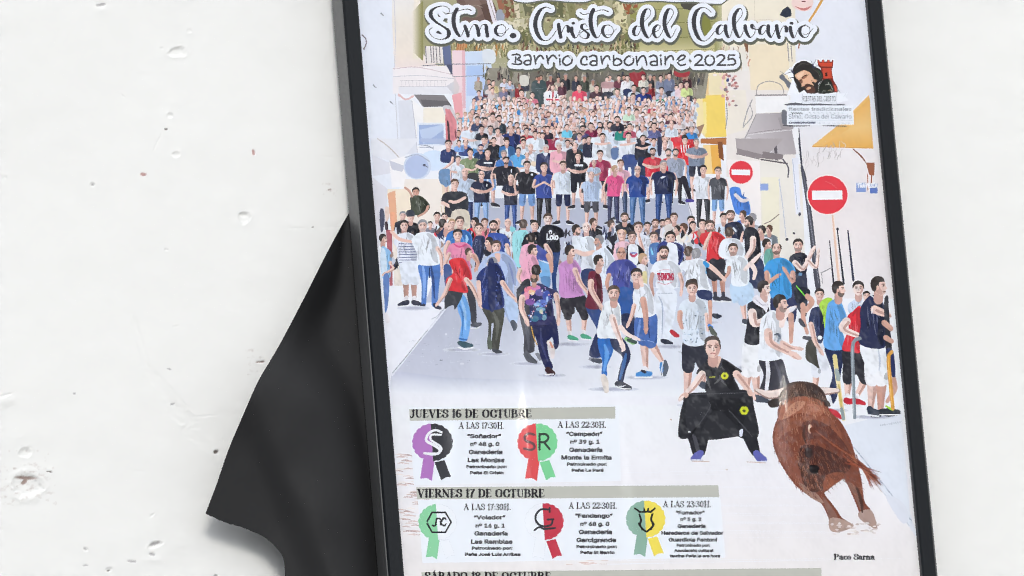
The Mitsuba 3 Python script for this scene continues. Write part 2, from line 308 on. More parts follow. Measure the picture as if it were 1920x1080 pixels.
# a hand-drawn display face: stems V, hairlines H, in cap heights
def _serif_glyphs():
    g = {}
    def sr(x, y, w=.2): return ([(x - w / 2, y), (x + w / 2, y)], 'H')
    def st(x, y0=0, y1=1): return [([(x, y0), (x, y1)], 'V'), sr(x, .03, .32), sr(x, .97, .32)]
    g['I'] = (.42, st(.2)); g['L'] = (.68, st(.2) + [([(.2, .03), (.62, .03), (.62, .25)], 'H')])
    g['E'] = (.72, st(.2) + [([(.2, .97), (.62, .97), (.62, .78)], 'H'), ([(.2, .52), (.52, .52)], 'H'), ([(.2, .03), (.65, .03), (.65, .24)], 'H')])
    g['J'] = (.6, [([(.4, .97), (.4, .25), (.3, .03), (.12, -.02), (.04, .16)], 'c'), sr(.4, .97, .3)])
    g['U'] = (.85, [([(.2, .97), (.2, .3), (.34, .02), (.5, .02)], 'c'), ([(.5, .02), (.66, .1), (.68, .4), (.68, .97)], 'h'), sr(.2, .97, .32), sr(.68, .97, .24)])
    g['V'] = (.86, [([(.16, .97), (.44, .02)], 'V'), ([(.44, .02), (.72, .97)], 'H'), sr(.16, .97, .3), sr(.72, .97, .24)])
    g['A'] = (.88, [([(.14, .03), (.42, .98)], 'H'), ([(.42, .98), (.72, .03)], 'V'), ([(.24, .34), (.6, .34)], 'H'), sr(.14, .03, .24), sr(.72, .03, .3)])
    g['S'] = (.68, [([(.58, .74), (.52, .95), (.3, 1.), (.14, .86), (.16, .66), (.36, .52), (.56, .4), (.58, .16), (.4, 0), (.16, .04), (.08, .28)], 'm')])
    g['D'] = (.86, st(.2) + [([(.2, .97), (.5, .96), (.7, .74), (.7, .28), (.5, .04), (.2, .03)], 'm')])
    g['O'] = (.9, [([(.44, .99), (.2, .86), (.14, .5), (.2, .14), (.44, .01), (.68, .14), (.74, .5), (.68, .86), (.44, .99)], 'm')])
    g['C'] = (.82, [([(.7, .7), (.64, .92), (.44, .99), (.22, .86), (.14, .5), (.22, .14), (.46, .01), (.66, .1), (.72, .3)], 'm')])
    g['T'] = (.78, [([(.38, 0), (.38, .97)], 'V'), ([(.06, .76), (.06, .97), (.7, .97), (.7, .76)], 'H'), sr(.38, .03, .32)])
    g['B'] = (.8, st(.2) + [([(.2, .97), (.5, .96), (.6, .76), (.5, .56), (.2, .53)], 'm'), ([(.2, .53), (.56, .5), (.68, .27), (.54, .05), (.2, .03)], 'm')])
    g['R'] = (.86, st(.2) + [([(.2, .97), (.52, .96), (.62, .75), (.52, .54), (.2, .51)], 'm'), ([(.44, .5), (.62, .14), (.78, .02)], 'V')])
    g['N'] = (.92, [([(.16, .03), (.16, .97)], 'H'), ([(.16, .97), (.72, .03)], 'V'), ([(.74, .03), (.74, .97)], 'H'), sr(.16, .03, .26), sr(.74, .97, .26)])
    g['H'] = (.94, st(.2) + st(.7) + [([(.2, .52), (.7, .52)], 'H')])
    g['1'] = (.42, st(.24)[:2] + [([(.06, .8), (.22, .96)], 'H')])
    g['6'] = (.68, [([(.54, .9), (.34, .98), (.16, .7), (.14, .3), (.32, .01), (.54, .14), (.56, .42), (.36, .56), (.18, .42)], 'm')])
    g['7'] = (.64, [([(.06, .8), (.08, .95), (.56, .95)], 'H'), ([(.56, .95), (.34, .5), (.28, .02)], 'V')])
    g['8'] = (.7, [([(.34, .99), (.14, .86), (.18, .62), (.5, .42), (.58, .18), (.34, .01), (.1, .18), (.2, .44), (.5, .64), (.52, .88), (.34, .99)], 'm')])
    g['2'] = (.64, [([(.1, .74), (.2, .96), (.44, .95), (.52, .7), (.3, .34), (.08, .06)], 'm'), ([(.08, .06), (.56, .06), (.58, .22)], 'V')])
    g['3'] = (.62, [([(.1, .9), (.34, .98), (.5, .78), (.28, .56), (.54, .36), (.46, .06), (.2, 0), (.06, .18)], 'm')])
    g['0'] = (.72, [([(.34, .99), (.16, .8), (.12, .5), (.16, .2), (.34, .01), (.52, .2), (.56, .5), (.52, .8), (.34, .99)], 'm')])
    g[':'] = (.28, [([(.13, .16), (.13, .18)], 'V'), ([(.13, .62), (.13, .64)], 'V')]); g['.'] = (.3, [([(.13, .06), (.13, .08)], 'V')]); g[' '] = (.4, [])
    g['Á'] = (g['A'][0], g['A'][1] + [([(.4, 1.1), (.52, 1.24)], 'H')])
    g['P'] = (.8, st(.2) + [([(.2, .97), (.54, .96), (.64, .74), (.52, .5), (.2, .48)], 'm'), ([(.02, .8), (.1, .98), (.24, .97)], 'h')])
    g['a'] = (.62, [([(.12, .54), (.28, .64), (.42, .54), (.42, .14), (.54, .02)], 'V'), ([(.42, .36), (.2, .34), (.1, .16), (.24, .02), (.42, .16)], 'm')])
    g['c'] = (.54, [([(.46, .52), (.28, .64), (.12, .46), (.12, .18), (.3, .01), (.48, .12)], 'm')]); g['o'] = (.58, [([(.28, .64), (.12, .5), (.12, .14), (.28, .01), (.46, .14), (.46, .5), (.28, .64)], 'm')])
    g['r'] = (.5, [([(.16, .02), (.16, .62)], 'V'), ([(.16, .4), (.3, .62), (.44, .56)], 'V'), sr(.16, .02, .26)]); g['n'] = (.68, [([(.16, .02), (.16, .62)], 'V'), ([(.16, .44), (.34, .64), (.5, .5), (.5, .02)], 'V'), sr(.16, .02, .26), sr(.5, .02, .26)])
    return g


SERIF = _serif_glyphs()


def lettering(f, s, pts, h):
    """The words s, fitted between two points of the baseline, capitals h tall. Face s or t: the hand-drawn display letters, heavy or light; i or b: plain letters."""
    (x0, y0), (x1, y1) = pts
    if f in 'st':
        v, hh = (.23, .075) if f == 's' else (.15, .06)
        x, shapes = 0, []
        for ch in s:
            adv, strokes = SERIF[ch]
            for q, k in strokes:
                q = np.array(q) + [x, 0]
                if k in 'VH':
                    shapes.append(stroke(q, v if k == 'V' else hh))
                elif k in 'ch':
                    q = spline(q); shapes.append(stroke(q, np.linspace(v, hh * 1.2, len(q)) if k == 'c' else hh))
                else:   # modulated: thick where it runs upright, thin where it runs flat
                    q = spline(q, False, 6); t = np.gradient(q, axis=0); t /= np.linalg.norm(t, axis=1, keepdims=True) + 1e-9
                    w = hh + (v - hh) * np.abs(t[:, 1]) ** 1.5
                    shapes += [stroke(q[i:i + 3], w[i:i + 3]) for i in range(len(q) - 2)]
            x += adv
        g, wide = shapely.union_all(shapes), x - .1
    else:
        if (f, s) not in WORDS:
            m = meshkit.text_mesh(s, 1.0, 0.05, f == 'b')
            top = m.triangles[m.face_normals[:, 2] > .5][:, :, :2]
            WORDS[f, s] = shapely.union_all(shapely.polygons(top)).simplify(.008)
        g = WORDS[f, s]
        b = g.bounds
        g, wide = shapely.affinity.translate(g, -b[0], 0), b[2] - b[0]
    sx = math.hypot(x1 - x0, y1 - y0) / wide
    g = shapely.affinity.affine_transform(g, [sx, 0, (y1 - y0) / wide, -h, x0, y0])
    return [g.buffer({'b': 0.42, 't': 0.22, 's': 0.15}.get(f, 0.1), quad_segs=2)]


WORDS = {}


def flatten(gs):
    """What stays in view of each shape when later shapes are printed over earlier ones."""
    gs = np.array(gs, object)
    tree = shapely.STRtree(gs)
    i, j = tree.query(gs, predicate="intersects")
    keep = j > i
    i, j = i[keep], j[keep]
    order = np.argsort(i, kind="stable"); i, j = i[order], j[order]
    starts = np.searchsorted(i, np.arange(len(gs) + 1))
    out = list(gs)
    for k in range(len(gs)):
        js = j[starts[k]:starts[k + 1]]
        if len(js):
            try:
                out[k] = shapely.difference(gs[k], shapely.union_all(gs[js]))
            except shapely.errors.GEOSException:
                out[k] = shapely.difference(gs[k].buffer(0), shapely.union_all([g.buffer(0.001) for g in gs[js]]))
    return out


# drawing commands, in photo pixels

random.seed(7)
CM=[]            # (part, kind, color, args, pts)
_Z=[0,0,1.0]; _PART=['paper']
def zone(x0=0,y0=0,s=1.0): _Z[:]=[x0,y0,s]
def part(n): _PART[0]=n
def T(p): return [(_Z[0]+x/_Z[2],_Z[1]+y/_Z[2]) for x,y in p]
def add(kind,col,args,pts): CM.append((_PART[0],kind,col.lstrip('#'),[a/_Z[2] for a in args] if kind!='E' else [args[0]/_Z[2],args[1]/_Z[2]]+list(args[2:3]),T(pts)))
def P(col,*pts): add('P',col,[],pts)
def p(col,*pts): add('p',col,[],pts)
def R(col,x0,y0,x1,y1): add('p',col,[],[(x0,y0),(x1,y0),(x1,y1),(x0,y1)])
def S(col,w,*pts): add('S',col,w if isinstance(w,(list,tuple)) else [w],pts)
def L(col,w,*pts): add('s',col,w if isinstance(w,(list,tuple)) else [w],pts)
def E(col,x,y,rx,ry,rot=0): add('E',col,[rx,ry,rot],[(x,y)])
def C(col,thin,thick,*pts): add('C',col,[thin,thick],pts)
def G(rows): # rows: (color, xl,yl, xr,yr)
    CM.append((_PART[0],'G','-'.join(r[0].lstrip('#') for r in rows),[],T([q for r in rows for q in ((r[1],r[2]),(r[3],r[4]))])))
def TXT(col,s,x0,x1,yb,h,font='i'):
    """text fitted between x0 and x1 on baseline yb, cap height h. font i, b (bold), s (serif heavy), t (serif light)"""
    CM.append((_PART[0],'T'+font,col.lstrip('#'),[h/_Z[2],s],T([(x0,yb),(x1,yb)])))
def shade(c,f):
    c=c.lstrip('#'); v=[int(c[i:i+2],16) for i in (0,2,4)]
    if f>1: v=[x+(255-x)*(f-1) for x in v]
    else: v=[x*f for x in v]
    return '%02x%02x%02x'%tuple(int(max(0,min(255,x))) for x in v)
def mixc(a,b,t):
    a=a.lstrip('#');b=b.lstrip('#')
    return '%02x%02x%02x'%tuple(int(int(a[i:i+2],16)*(1-t)+int(b[i:i+2],16)*t) for i in (0,2,4))
SK='eccfc6'; SKS='c59c92'; SKP='f4e3de'; SKT='d8ad9e'
K='33333c'; NV='3a4268'; WH='e9f0fb'; GR='8c93a8'; JE='7fa5dd'; JD='47609c'
HAIR={'k':'433c3b','n':'62534c','g':'9a9aa0','w':'d5d3d6','b':'c3a488','r':'6d564b'}
def head(x,y,r,face='f',hair='k',skin=SK,beard=0,bald=0,neck=1,glasses=0,up=0):
    hc=HAIR.get(hair,hair); sh=mixc(skin,SKS,.75); rp=r/_Z[2]; dk=mixc(skin,'7d5a52',.85 if rp>11 else .7 if rp>7.5 else .5)
    if neck: S(sh,[r*.95,r*1.05],(x,y+r*.4),(x,y+r*1.45))
    if face=='f':
        E(skin,x,y,r*.76,r)
        if rp>4:
            P(sh,(x+r*.2,y-r*.5),(x+r*.68,y-r*.3),(x+r*.62,y+r*.45),(x+r*.15,y+r*.92),(x+r*.3,y+r*.3))
        yy=y-up*r
        if bald==0: P(hc,(x-r*.82,y-r*.0),(x-r*.86,y-r*.55),(x-r*.45,y-r*1.08),(x+r*.2,y-r*1.16),(x+r*.7,y-r*.85),(x+r*.86,y-r*.3),(x+r*.78,y+r*.05),(x+r*.66,y-r*.3),(x+r*.35,y-r*.62),(x-r*.3,y-r*.6),(x-r*.64,y-r*.35))
        elif bald==1:
            S(hc,[r*.22,r*.28,r*.22],(x-r*.74,y-r*.1),(x-r*.7,y-r*.5),(x-r*.5,y-r*.82)); S(hc,[r*.22,r*.28,r*.2],(x+r*.75,y-r*.1),(x+r*.7,y-r*.5),(x+r*.5,y-r*.8))
        if beard:
            P(mixc(hc,skin,.25 if beard==1 else .6),(x-r*.7,yy+r*.1),(x-r*.5,yy+r*.5),(x-r*.2,yy+r*.4),(x+r*.2,yy+r*.4),(x+r*.5,yy+r*.5),(x+r*.7,yy+r*.1),(x+r*.55,yy+r*.8),(x,yy+r*1.05),(x-r*.55,yy+r*.8))
        if rp>5:
            S(dk,r*.1,(x-r*.5,yy-r*.24),(x-r*.32,yy-r*.29),(x-r*.14,yy-r*.22)); S(dk,r*.1,(x+r*.16,yy-r*.22),(x+r*.34,yy-r*.29),(x+r*.52,yy-r*.24))
            for sx in (-1,1): E(mixc(skin,dk,.45),x+sx*r*.33,yy-r*.12,r*.2,r*.14)
            S(mixc(skin,dk,.7),[r*.08,r*.16],(x+r*.06,yy),(x+r*.08,yy+r*.28))
            S(mixc(skin,'a85a58',.6 if rp>10 else .35),r*.1,(x-r*.22,yy+r*.56),(x,yy+r*.54),(x+r*.24,yy+r*.58))
        if rp>9.4:
            for sx in (-1,1): E(mixc(skin,'463a3a',.72),x+sx*r*.32,yy-r*.07,r*.11,r*.075)
            S(shade(skin,1.4),[r*.1,r*.16],(x-r*.03,yy-r*.1),(x-r*.04,yy+r*.2))
        if glasses: L('5a4a4c',r*.1,(x-r*.66,y-r*.1),(x+r*.66,y-r*.08))
    elif face=='b':
        S(sh,[r*1.0,r*1.1],(x,y+r*.3),(x,y+r*1.4))
        E(skin,x-r*.8,y+r*.1,r*.17,r*.28); E(skin,x+r*.8,y+r*.1,r*.17,r*.28)
        P(hc,(x-r*.8,y-r*.2),(x-r*.55,y-r*.85),(x,y-r*1.08),(x+r*.6,y-r*.85),(x+r*.82,y-r*.2),(x+r*.7,y+r*.45),(x+r*.35,y+r*.78),(x-r*.35,y+r*.78),(x-r*.72,y+r*.45))
        if rp>6: S(shade(hc,1.25),[r*.3,r*.5,r*.2],(x-r*.35,y-r*.6),(x-r*.1,y-r*.2),(x-r*.05,y+r*.35))
    else:
        d=1 if face=='r' else -1
        P(skin,(x-d*r*.3,y-r*.8),(x+d*r*.4,y-r*.85),(x+d*r*.74,y-r*.4),(x+d*r*.78,y-r*.08),(x+d*r*.98,y+r*.22),(x+d*r*.76,y+r*.36),(x+d*r*.78,y+r*.62),(x+d*r*.5,y+r*.95),(x,y+r*.85),(x-d*r*.5,y+r*.3))
        P(sh,(x-d*r*.1,y-r*.1),(x+d*r*.25,y+r*.2),(x+d*r*.45,y+r*.85),(x,y+r*.85),(x-d*r*.45,y+r*.3))
        if bald<2: P(hc,(x+d*r*.66,y-r*.55),(x+d*r*.45,y-r*1.0),(x-d*r*.2,y-r*1.14),(x-d*r*.75,y-r*.75),(x-d*r*.85,y-r*.1),(x-d*r*.6,y+r*.5),(x-d*r*.3,y+r*.45),(x-d*r*.18,y+r*.05),(x+d*r*.05,y+r*.02),(x+d*r*.1,y-r*.45))
        if beard: P(mixc(hc,skin,.3 if beard==1 else .6),(x-d*r*.05,y+r*.1),(x+d*r*.3,y+r*.5),(x+d*r*.75,y+r*.45),(x+d*r*.74,y+r*.7),(x+d*r*.45,y+r*1.0),(x,y+r*.85))
        E(mixc(skin,SKT,.5),x-d*r*.08,y+r*.12,r*.15,r*.24)
        if rp>5:
            S(dk,r*.11,(x+d*r*.4,y-r*.24),(x+d*r*.68,y-r*.25)); E(mixc(skin,'463a3a',.7),x+d*r*.56,y-r*.08,r*.12,r*.09); S(dk,r*.13,(x+d*r*.5,y+r*.58),(x+d*r*.76,y+r*.55))
def folds(col,x0,y0,x1,y1,n=4,lw=1.6):
    if (x1-x0)/_Z[2]>15: n=int(n*2.4)
    for k in range(n):
        x=x0+(x1-x0)*random.uniform(.12,.88); y=y0+(y1-y0)*random.uniform(.1,.55)
        dx=(x1-x0)*random.uniform(-.22,.22); dy=(y1-y0)*random.uniform(.15,.4)
        S(shade(col,random.uniform(.72,.9)) if k%2 else shade(col,1.25 if sum(int(col.lstrip('#')[i:i+2],16) for i in (0,2,4))<450 else .9),[lw*.4,lw*1.6,lw*.4],(x,y),(x+dx*.3,y+dy*.5),(x+dx,y+dy))
def torso(col,*pts,n=5,side=1):
    P(col,*pts)
    xs=[q[0] for q in pts]; ys=[q[1] for q in pts]; w=max(xs)-min(xs)
    cx=sum(xs)/len(xs); cy=sum(ys)/len(ys)
    f=.86 if sum(int(col.lstrip('#')[i:i+2],16) for i in (0,2,4))>300 else .7
    if side:
        q=[(cx+(a-cx)*.9,cy+(b-cy)*.93) for a,b in pts if (a-cx)*side>0]
        if len(q)>2: P(shade(col,f),*(q+[(cx+(a-cx)*.45,cy+(b-cy)*.75) for a,b in q[::-1]]))
    folds(col,min(xs)+w*.15,min(ys),max(xs)-w*.15,max(ys),n,max(w*.035,.8*_Z[2]*.6))
def arm(pts,w,skin=SK,sleeve=None,sl=.45,hand=1,shd=1):
    a=[(x,y) for x,y in pts]
    S(skin,[w*1.0,w*.9,w*.62],*a)
    if shd: S(mixc(skin,SKS,.8),[w*.35,w*.3,w*.2],*[(x+w*.24,y+w*.12) for x,y in a])
    if hand:
        (x0,y0),(x1,y1)=a[-2],a[-1]; d=math.hypot(x1-x0,y1-y0)+1e-6; ux,uy=(x1-x0)/d,(y1-y0)/d
        S(skin,[w*.62,w*.8,w*.4],(x1,y1),(x1+ux*w*.5,y1+uy*w*.5),(x1+ux*w*1.15,y1+uy*w*1.15))
        S(mixc(skin,SKS,.6),[w*.2,w*.12],(x1+ux*w*.3-uy*w*.2,y1+uy*w*.3+ux*w*.2),(x1+ux*w*1.0-uy*w*.25,y1+uy*w*1.0+ux*w*.25))
    if sleeve:
        (x0,y0),(x1,y1)=a[0],a[1]; S(sleeve,[w*1.5,w*1.5],(x0,y0),(x0+(x1-x0)*sl*2,y0+(y1-y0)*sl*2))
        S(shade(sleeve,.85),[w*.4,w*.3],(x0+w*.4,y0),(x0+(x1-x0)*sl*2+w*.4,y0+(y1-y0)*sl*2))
def leg(pts,w,col,shorts=0,skin=SK,shoe='3a3a44',sole=1,toe=1,sock=None):
    (hx,hy),(kx,ky),(ax,ay)=pts
    if shorts:
        S(skin,[w*.6,w*.62,w*.36],(kx*.6+hx*.4,ky*.6+hy*.4),(kx*.75+ax*.25,ky*.75+ay*.25),(ax,ay))
        S(mixc(skin,SKS,.9),[w*.2,w*.24,w*.1],(kx+w*.16,ky),(kx*.7+ax*.3+w*.2,ky*.7+ay*.3),(ax+w*.08,ay))
        if sock: S(sock,[w*.42,w*.42],(kx*.2+ax*.8,ky*.2+ay*.8),(ax,ay))
    if shoe:
        S(shoe,[w*.5,w*.62,w*.4],(ax-toe*w*.1,ay+w*.05),(ax+toe*w*.3,ay+w*.22),(ax+toe*w*.75,ay+w*.34))
        if sole: S('eef0f6',w*.14,(ax-toe*w*.25,ay+w*.42),(ax+toe*w*.85,ay+w*.52))
    if shorts:
        ex,ey=hx+(kx-hx)*1.0,hy+(ky-hy)*1.0
        S(col,[w*1.05,w*1.0,w*.95],(hx,hy),((hx+ex)/2,(hy+ey)/2),(ex,ey)); S(shade(col,.8),[w*.2,w*.3],(hx+w*.3,hy+w*.3),(ex+w*.3,ey-w*.1))
    else:
        S(col,[w*1.05,w*.8,w*.5],(hx,hy),(kx,ky),(ax,ay)); S(shade(col,.75),[w*.2,w*.26,w*.14],(hx+w*.3,hy+w*.4),(kx+w*.24,ky),(ax+w*.12,ay-w*.1))
        S(shade(col,1.22),[w*.1,w*.3,w*.12],(hx-w*.2,hy+w*.5),((hx+kx)/2-w*.2,(hy+ky)/2),(kx-w*.1,ky)); S(shade(col,1.18),[w*.1,w*.16,w*.05],(kx-w*.12,ky+w*.3),((kx+ax)/2-w*.08,(ky+ay)/2),(ax-w*.05,ay-w*.3))
def stand(x,top,feet,shirt,pants,shorts=0,hair='k',arms='hang',face='f',skin=SK,wd=1.0,shoe='3a3a44',legs=1,lean=0,**kw):
    """a person standing up, feet at feet (may be behind others)"""
    h=feet-top; r=h*.068*1.0; w=h*.135*wd
    hy=top+r*1.1; sy=top+r*2.75; wy=top+h*.50; 
    hx=x+lean
    if legs:
        for sx in (-1,1):
            leg([(x+sx*w*.42,wy),(x+sx*w*.5,top+h*(.70 if not shorts else .68)),(x+sx*w*.55,feet-h*.035)],w*.72,pants,shorts,skin,shoe,1,sx)
        R(pants,x-w*.75,wy-h*.03,x+w*.75,wy+h*.04)
    aw=h*.042*wd
    if arms in('hang','pocket'):
        for sx in (-1,1): arm([(hx+sx*w*1.0,sy+h*.03),(x+sx*w*1.28,top+h*.36),(x+sx*w*(1.2 if arms=='hang' else .8),top+h*.49)],aw,skin,None,hand=arms=='hang')
    torso(shirt,(hx-w*.35,sy-h*.015),(hx+w*.35,sy-h*.015),(hx+w*1.0,sy+h*.02),(hx+w*1.22,sy+h*.12),(hx+w*.95,sy+h*.13),(x+w*.86,wy),(x+w*.8,wy+h*.03),(x-w*.8,wy+h*.03),(x-w*.86,wy),(hx-w*.95,sy+h*.13),(hx-w*1.22,sy+h*.12),(hx-w*1.0,sy+h*.02),n=4)
    head(hx,hy,r,face,hair,skin,**kw)
    ay=top+h*.33
    if arms=='cross':
        S(skin,[aw*.9,aw*1.1,aw*.8],(x-w*1.15,ay-h*.03),(x-w*.3,ay+h*.03),(x+w*.75,ay+h*.01)); S(mixc(skin,SKS,.7),[aw*.9,aw,aw*.8],(x+w*1.15,ay-h*.03),(x+w*.4,ay+h*.025),(x-w*.6,ay-h*.005)); S(skin,[aw*.4,aw*.6],(x-w*.7,ay-h*.01),(x-w*.3,ay+h*.005))
    elif arms=='clap':
        for sx in (-1,1): arm([(hx+sx*w*1.0,sy+h*.08),(x+sx*w*1.15,top+h*.37),(x+sx*w*.2,top+h*.31)],aw,skin)
    elif arms=='chin':
        arm([(x+w*1.05,sy+h*.1),(x+w*.8,top+h*.36),(x+w*.1,top+h*.19)],aw,skin); S(skin,aw,(x-w*1.1,ay),(x-w*.3,ay+h*.05),(x+w*.8,ay+h*.02))
def bust(x,y,r,shirt,face='f',hair='k',skin=SK,w=2.0,d=3.2,**kw):
    """head and shoulders; the rest is hidden behind others"""
    torso(shirt,(x-r*.5,y+r*1.15),(x+r*.5,y+r*1.15),(x+r*w*.85,y+r*1.6),(x+r*w,y+r*2.4),(x+r*w*.9,y+r*d),(x-r*w*.9,y+r*d),(x-r*w,y+r*2.4),(x-r*w*.85,y+r*1.6),n=2)
    head(x,y,r,face,hair,skin,**kw)

def Q(col,g): CM.append((_PART[0],'Q',col,[],g))
def outline(col,r,names,dx=0,dy=0):
    """the cut-out border round lettering already drawn"""
    g=shapely.union_all([figure(k,a,q) for (n,k,c,a,q) in CM if n in names and k not in 'GQ' and k[0]!='T'])
    g=shapely.translate(g,dx,dy) if 0 else shapely.affinity.translate(g.buffer(r,quad_segs=6),dx,dy).simplify(.25)
    return g


# ---------------- street background
part('printed_street')
zone()
R('eef0f8',640,-60,1760,1120)
p('e6ebf6',(660,-60),(740,-60),(752,300),(745,420),(690,420))
G([('e9ebf1',735,-60,800,-60),('efe8e1',735,40,800,40),('f0e6dd',738,100,832,100),('efe2e2',740,140,850,140)])
S('d5d6de',1.6,(736,-60),(741,60),(740,150),(748,300))
S('8d8690',[2.6,2.2,3],(679,66),(686,74),(686,84),(682,92))
for x,y in((716,28),(702,163),(734,194),(741,150)): S('8f939f',[2.5,1.2],(x-2,y-3),(x+3,y+2))
R('8f9195',788,-60,812,10); R('c9ccd4',796,0,800,9); R('6e7075',813,-2,822,5)
G([('f0e7d6',1340,-60,1560,-60),('efe8da',1340,60,1560,60),('ecebec',1340,160,1500,160)])
G([('e7eaf3',1480,-60,1640,-60),('e6e9f3',1490,180,1640,180),('ebe7ea',1500,300,1660,300),('ece6e8',1520,420,1680,420),('eae6ea',1540,560,1700,560)])
# backdrop behind the title
G([('c4bfa6',786,-60,1352,-60),('b0ac8e',784,10,1352,10),('a5a27c',784,60,1352,60),('b0ad8c',790,100,1350,100),('bab79c',830,130,1345,130),('b0ac98',880,160,1320,160)])
G([('f0e7dd',776,0,788,0),('efe6d8',774,110,786,110)])
for k in range(9): S(mixc('efe6dc','8f8d5c',k/9),3,(774+k*2.2,4+(8-k)*2.4),(774+k*2.2,112-(8-k)*2.0))
p('7f6b64',(850,-20),(914,-20),(936,30),(938,42),(900,46),(866,40)); p('8d7a72',(856,-20),(884,-20),(912,22),(892,34)); p('6c5851',(900,10),(914,6),(932,34),(912,44)); S('a5968e',1.2,(866,14),(890,10),(905,14))
p('e9e4ec',(906,-20),(917,-20),(934,44),(924,44)); S('8a7470',1,(914,-8),(930,40)); p('8c604f',(926,-20),(960,-20),(970,32),(940,36)); p('a3735f',(926,-20),(940,-20),(950,34),(940,36)); P('a6abba',(931,22),(940,18),(946,30),(942,42),(931,38))
p('ddd3bd',(960,-20),(970,-20),(975,34),(966,36)); p('cbc5ac',(938,40),(992,34),(996,62),(942,58)); p('dcd6bf',(950,40),(974,37),(976,50),(952,54)); p('737459',(974,-20),(1060,-20),(1060,34),(985,30)); p('6f7048',(966,58),(994,50),(1000,90),(974,86))
p('8f8c68',(1056,-20),(1132,-20),(1130,40),(1070,44)); p('a49b7c',(1076,6),(1100,4),(1104,30),(1080,32)); p('e2dab8',(1148,4),(1178,2),(1174,46),(1152,48)); p('cfc69e',(1152,46),(1176,44),(1180,64),(1150,66)); p('a2654a',(1166,4),(1194,2),(1197,22),(1174,28)); p('9a9a64',(1180,16),(1216,12),(1214,90),(1186,94)); p('82845a',(1150,62),(1202,58),(1210,92),(1150,92))
for k in range(520):
    x=random.uniform(940,1205); y=random.uniform(-4,112)
    E(random.choice(['9b9776','918f6e','aaa684','b3ad8a','86835f','bdb492','a2977a','8f9066','c4bc9c','8d8268']),x,y,random.uniform(1.5,6),random.uniform(1.2,3.6),random.uniform(0,180))
for k in range(60):
    x=random.uniform(950,1200); y=random.uniform(2,70); E(random.choice(['d8d0b4','cfc8a8','e4dcc2','7f6f5c','6f6d58']),x,y,random.uniform(1.2,4),random.uniform(1,2.4),random.uniform(0,180))
for k in range(230):
    x=random.uniform(965,1250); y=random.uniform(74,106); h=random.uniform(3,8)
    S(random.choice(['5c4c3e','504e44','8a7f5a','454244','b7aa85','d0c8b0','7b4a3c','676b44','8c5a48','c9b496','3f4148']),[1.2,random.uniform(2,4.4),1.2],(x,y-h),(x+random.uniform(-2,2),y),(x+random.uniform(-3,3),y+h))
for k in range(110):
    x=random.uniform(845,950); y=random.uniform(76,104)
    S(random.choice(['a39a72','d9cfae','8f8a60','c98f5a','746c58','e4d9c4','b9a98a','6a6c52']),[1,random.uniform(2,4),1],(x,y-5),(x+random.uniform(-2,2),y),(x+random.uniform(-2,2),y+6))
G([('c2bd8c',1196,-60,1346,-60),('aeab7c',1196,30,1346,30),('a4a274',1196,70,1346,70),('d8d0a6',1200,100,1346,100),('e4d9b2',1200,130,1346,130)])
for y in(18,44,72,96): S('86854f',[.8,1.6,.8],(1205,y+2),(1270,y-1),(1340,y-4))
for x in(1346,1372): S('c9a78a',[1.4,2],(x,10),(x+3,46))
P('5c5a52',(1280,-10),(1334,-10),(1332,16),(1282,17)); P('8d8f52',(1312,30),(1328,28),(1332,62),(1312,66))
for k in range(7): S(mixc('a4a274','f0e8da',k/7),4,(1340+k*4,-20),(1342+k*4,130))
p('efe7d8',(1352,-60),(1490,-60),(1492,170),(1404,170),(1404,90),(1354,84))
G([('ece0c4',1406,84,1474,82),('f0e7d4',1408,124,1476,122)]); S('cfc6b6',.9,(1408,122),(1440,121),(1468,120)); S('d9cfbe',.8,(1360,40),(1400,39),(1450,36)); S('ddd5c6',1,(1414,-10),(1416,84))
for k in range(30):
    x=random.uniform(1345,1400); y=random.uniform(84,128); S(random.choice(['b89a84','d8c3ae','9a857a','e8dccb']),[1,2.4,1],(x,y-4),(x+1,y),(x,y+5))
# fences, poles, columns under the title left
zone(790,0,7.385)
R('e9e4e2',50,640,300,880)
for x in(70,140,175,215,262): L('857f86',12,(x-14,640),(x,870))
P('c9a37e',(500,590),(605,590),(590,700),(495,700)); 
for x in(515,550,585): L('b96f45',12,(x,590),(x-12,695))
p('747d9f',(285,610),(400,620),(420,880),(440,1080),(400,1080),(310,880)); p('5d6178',(345,900),(420,900),(445,1078),(430,1078))
p('f0dbe0',(420,700),(600,700),(610,1600),(450,1600)); p('e5bfc8',(560,700),(605,700),(612,1500),(570,1500))
p('d4e2f6',(605,715),(960,700),(980,1078),(960,1600),(615,1600)); p('b7cdf0',(625,915),(860,905),(880,1060),(620,1060)); p('c2d3f3',(625,1065),(880,1062),(880,1320),(625,1330))
P('e2e7ef',(850,700),(1000,700),(1020,860),(870,880))
L('6f7186',10,(0,915),(300,892),(960,885)); L('8d8c9c',8,(60,1052),(440,1060),(900,1050))
P('6d7280',(900,1000),(940,985),(975,1020),(970,1250),(905,1260)); P('d7d4cc',(1000,960),(1100,950),(1160,1010),(1110,1080),(990,1060))
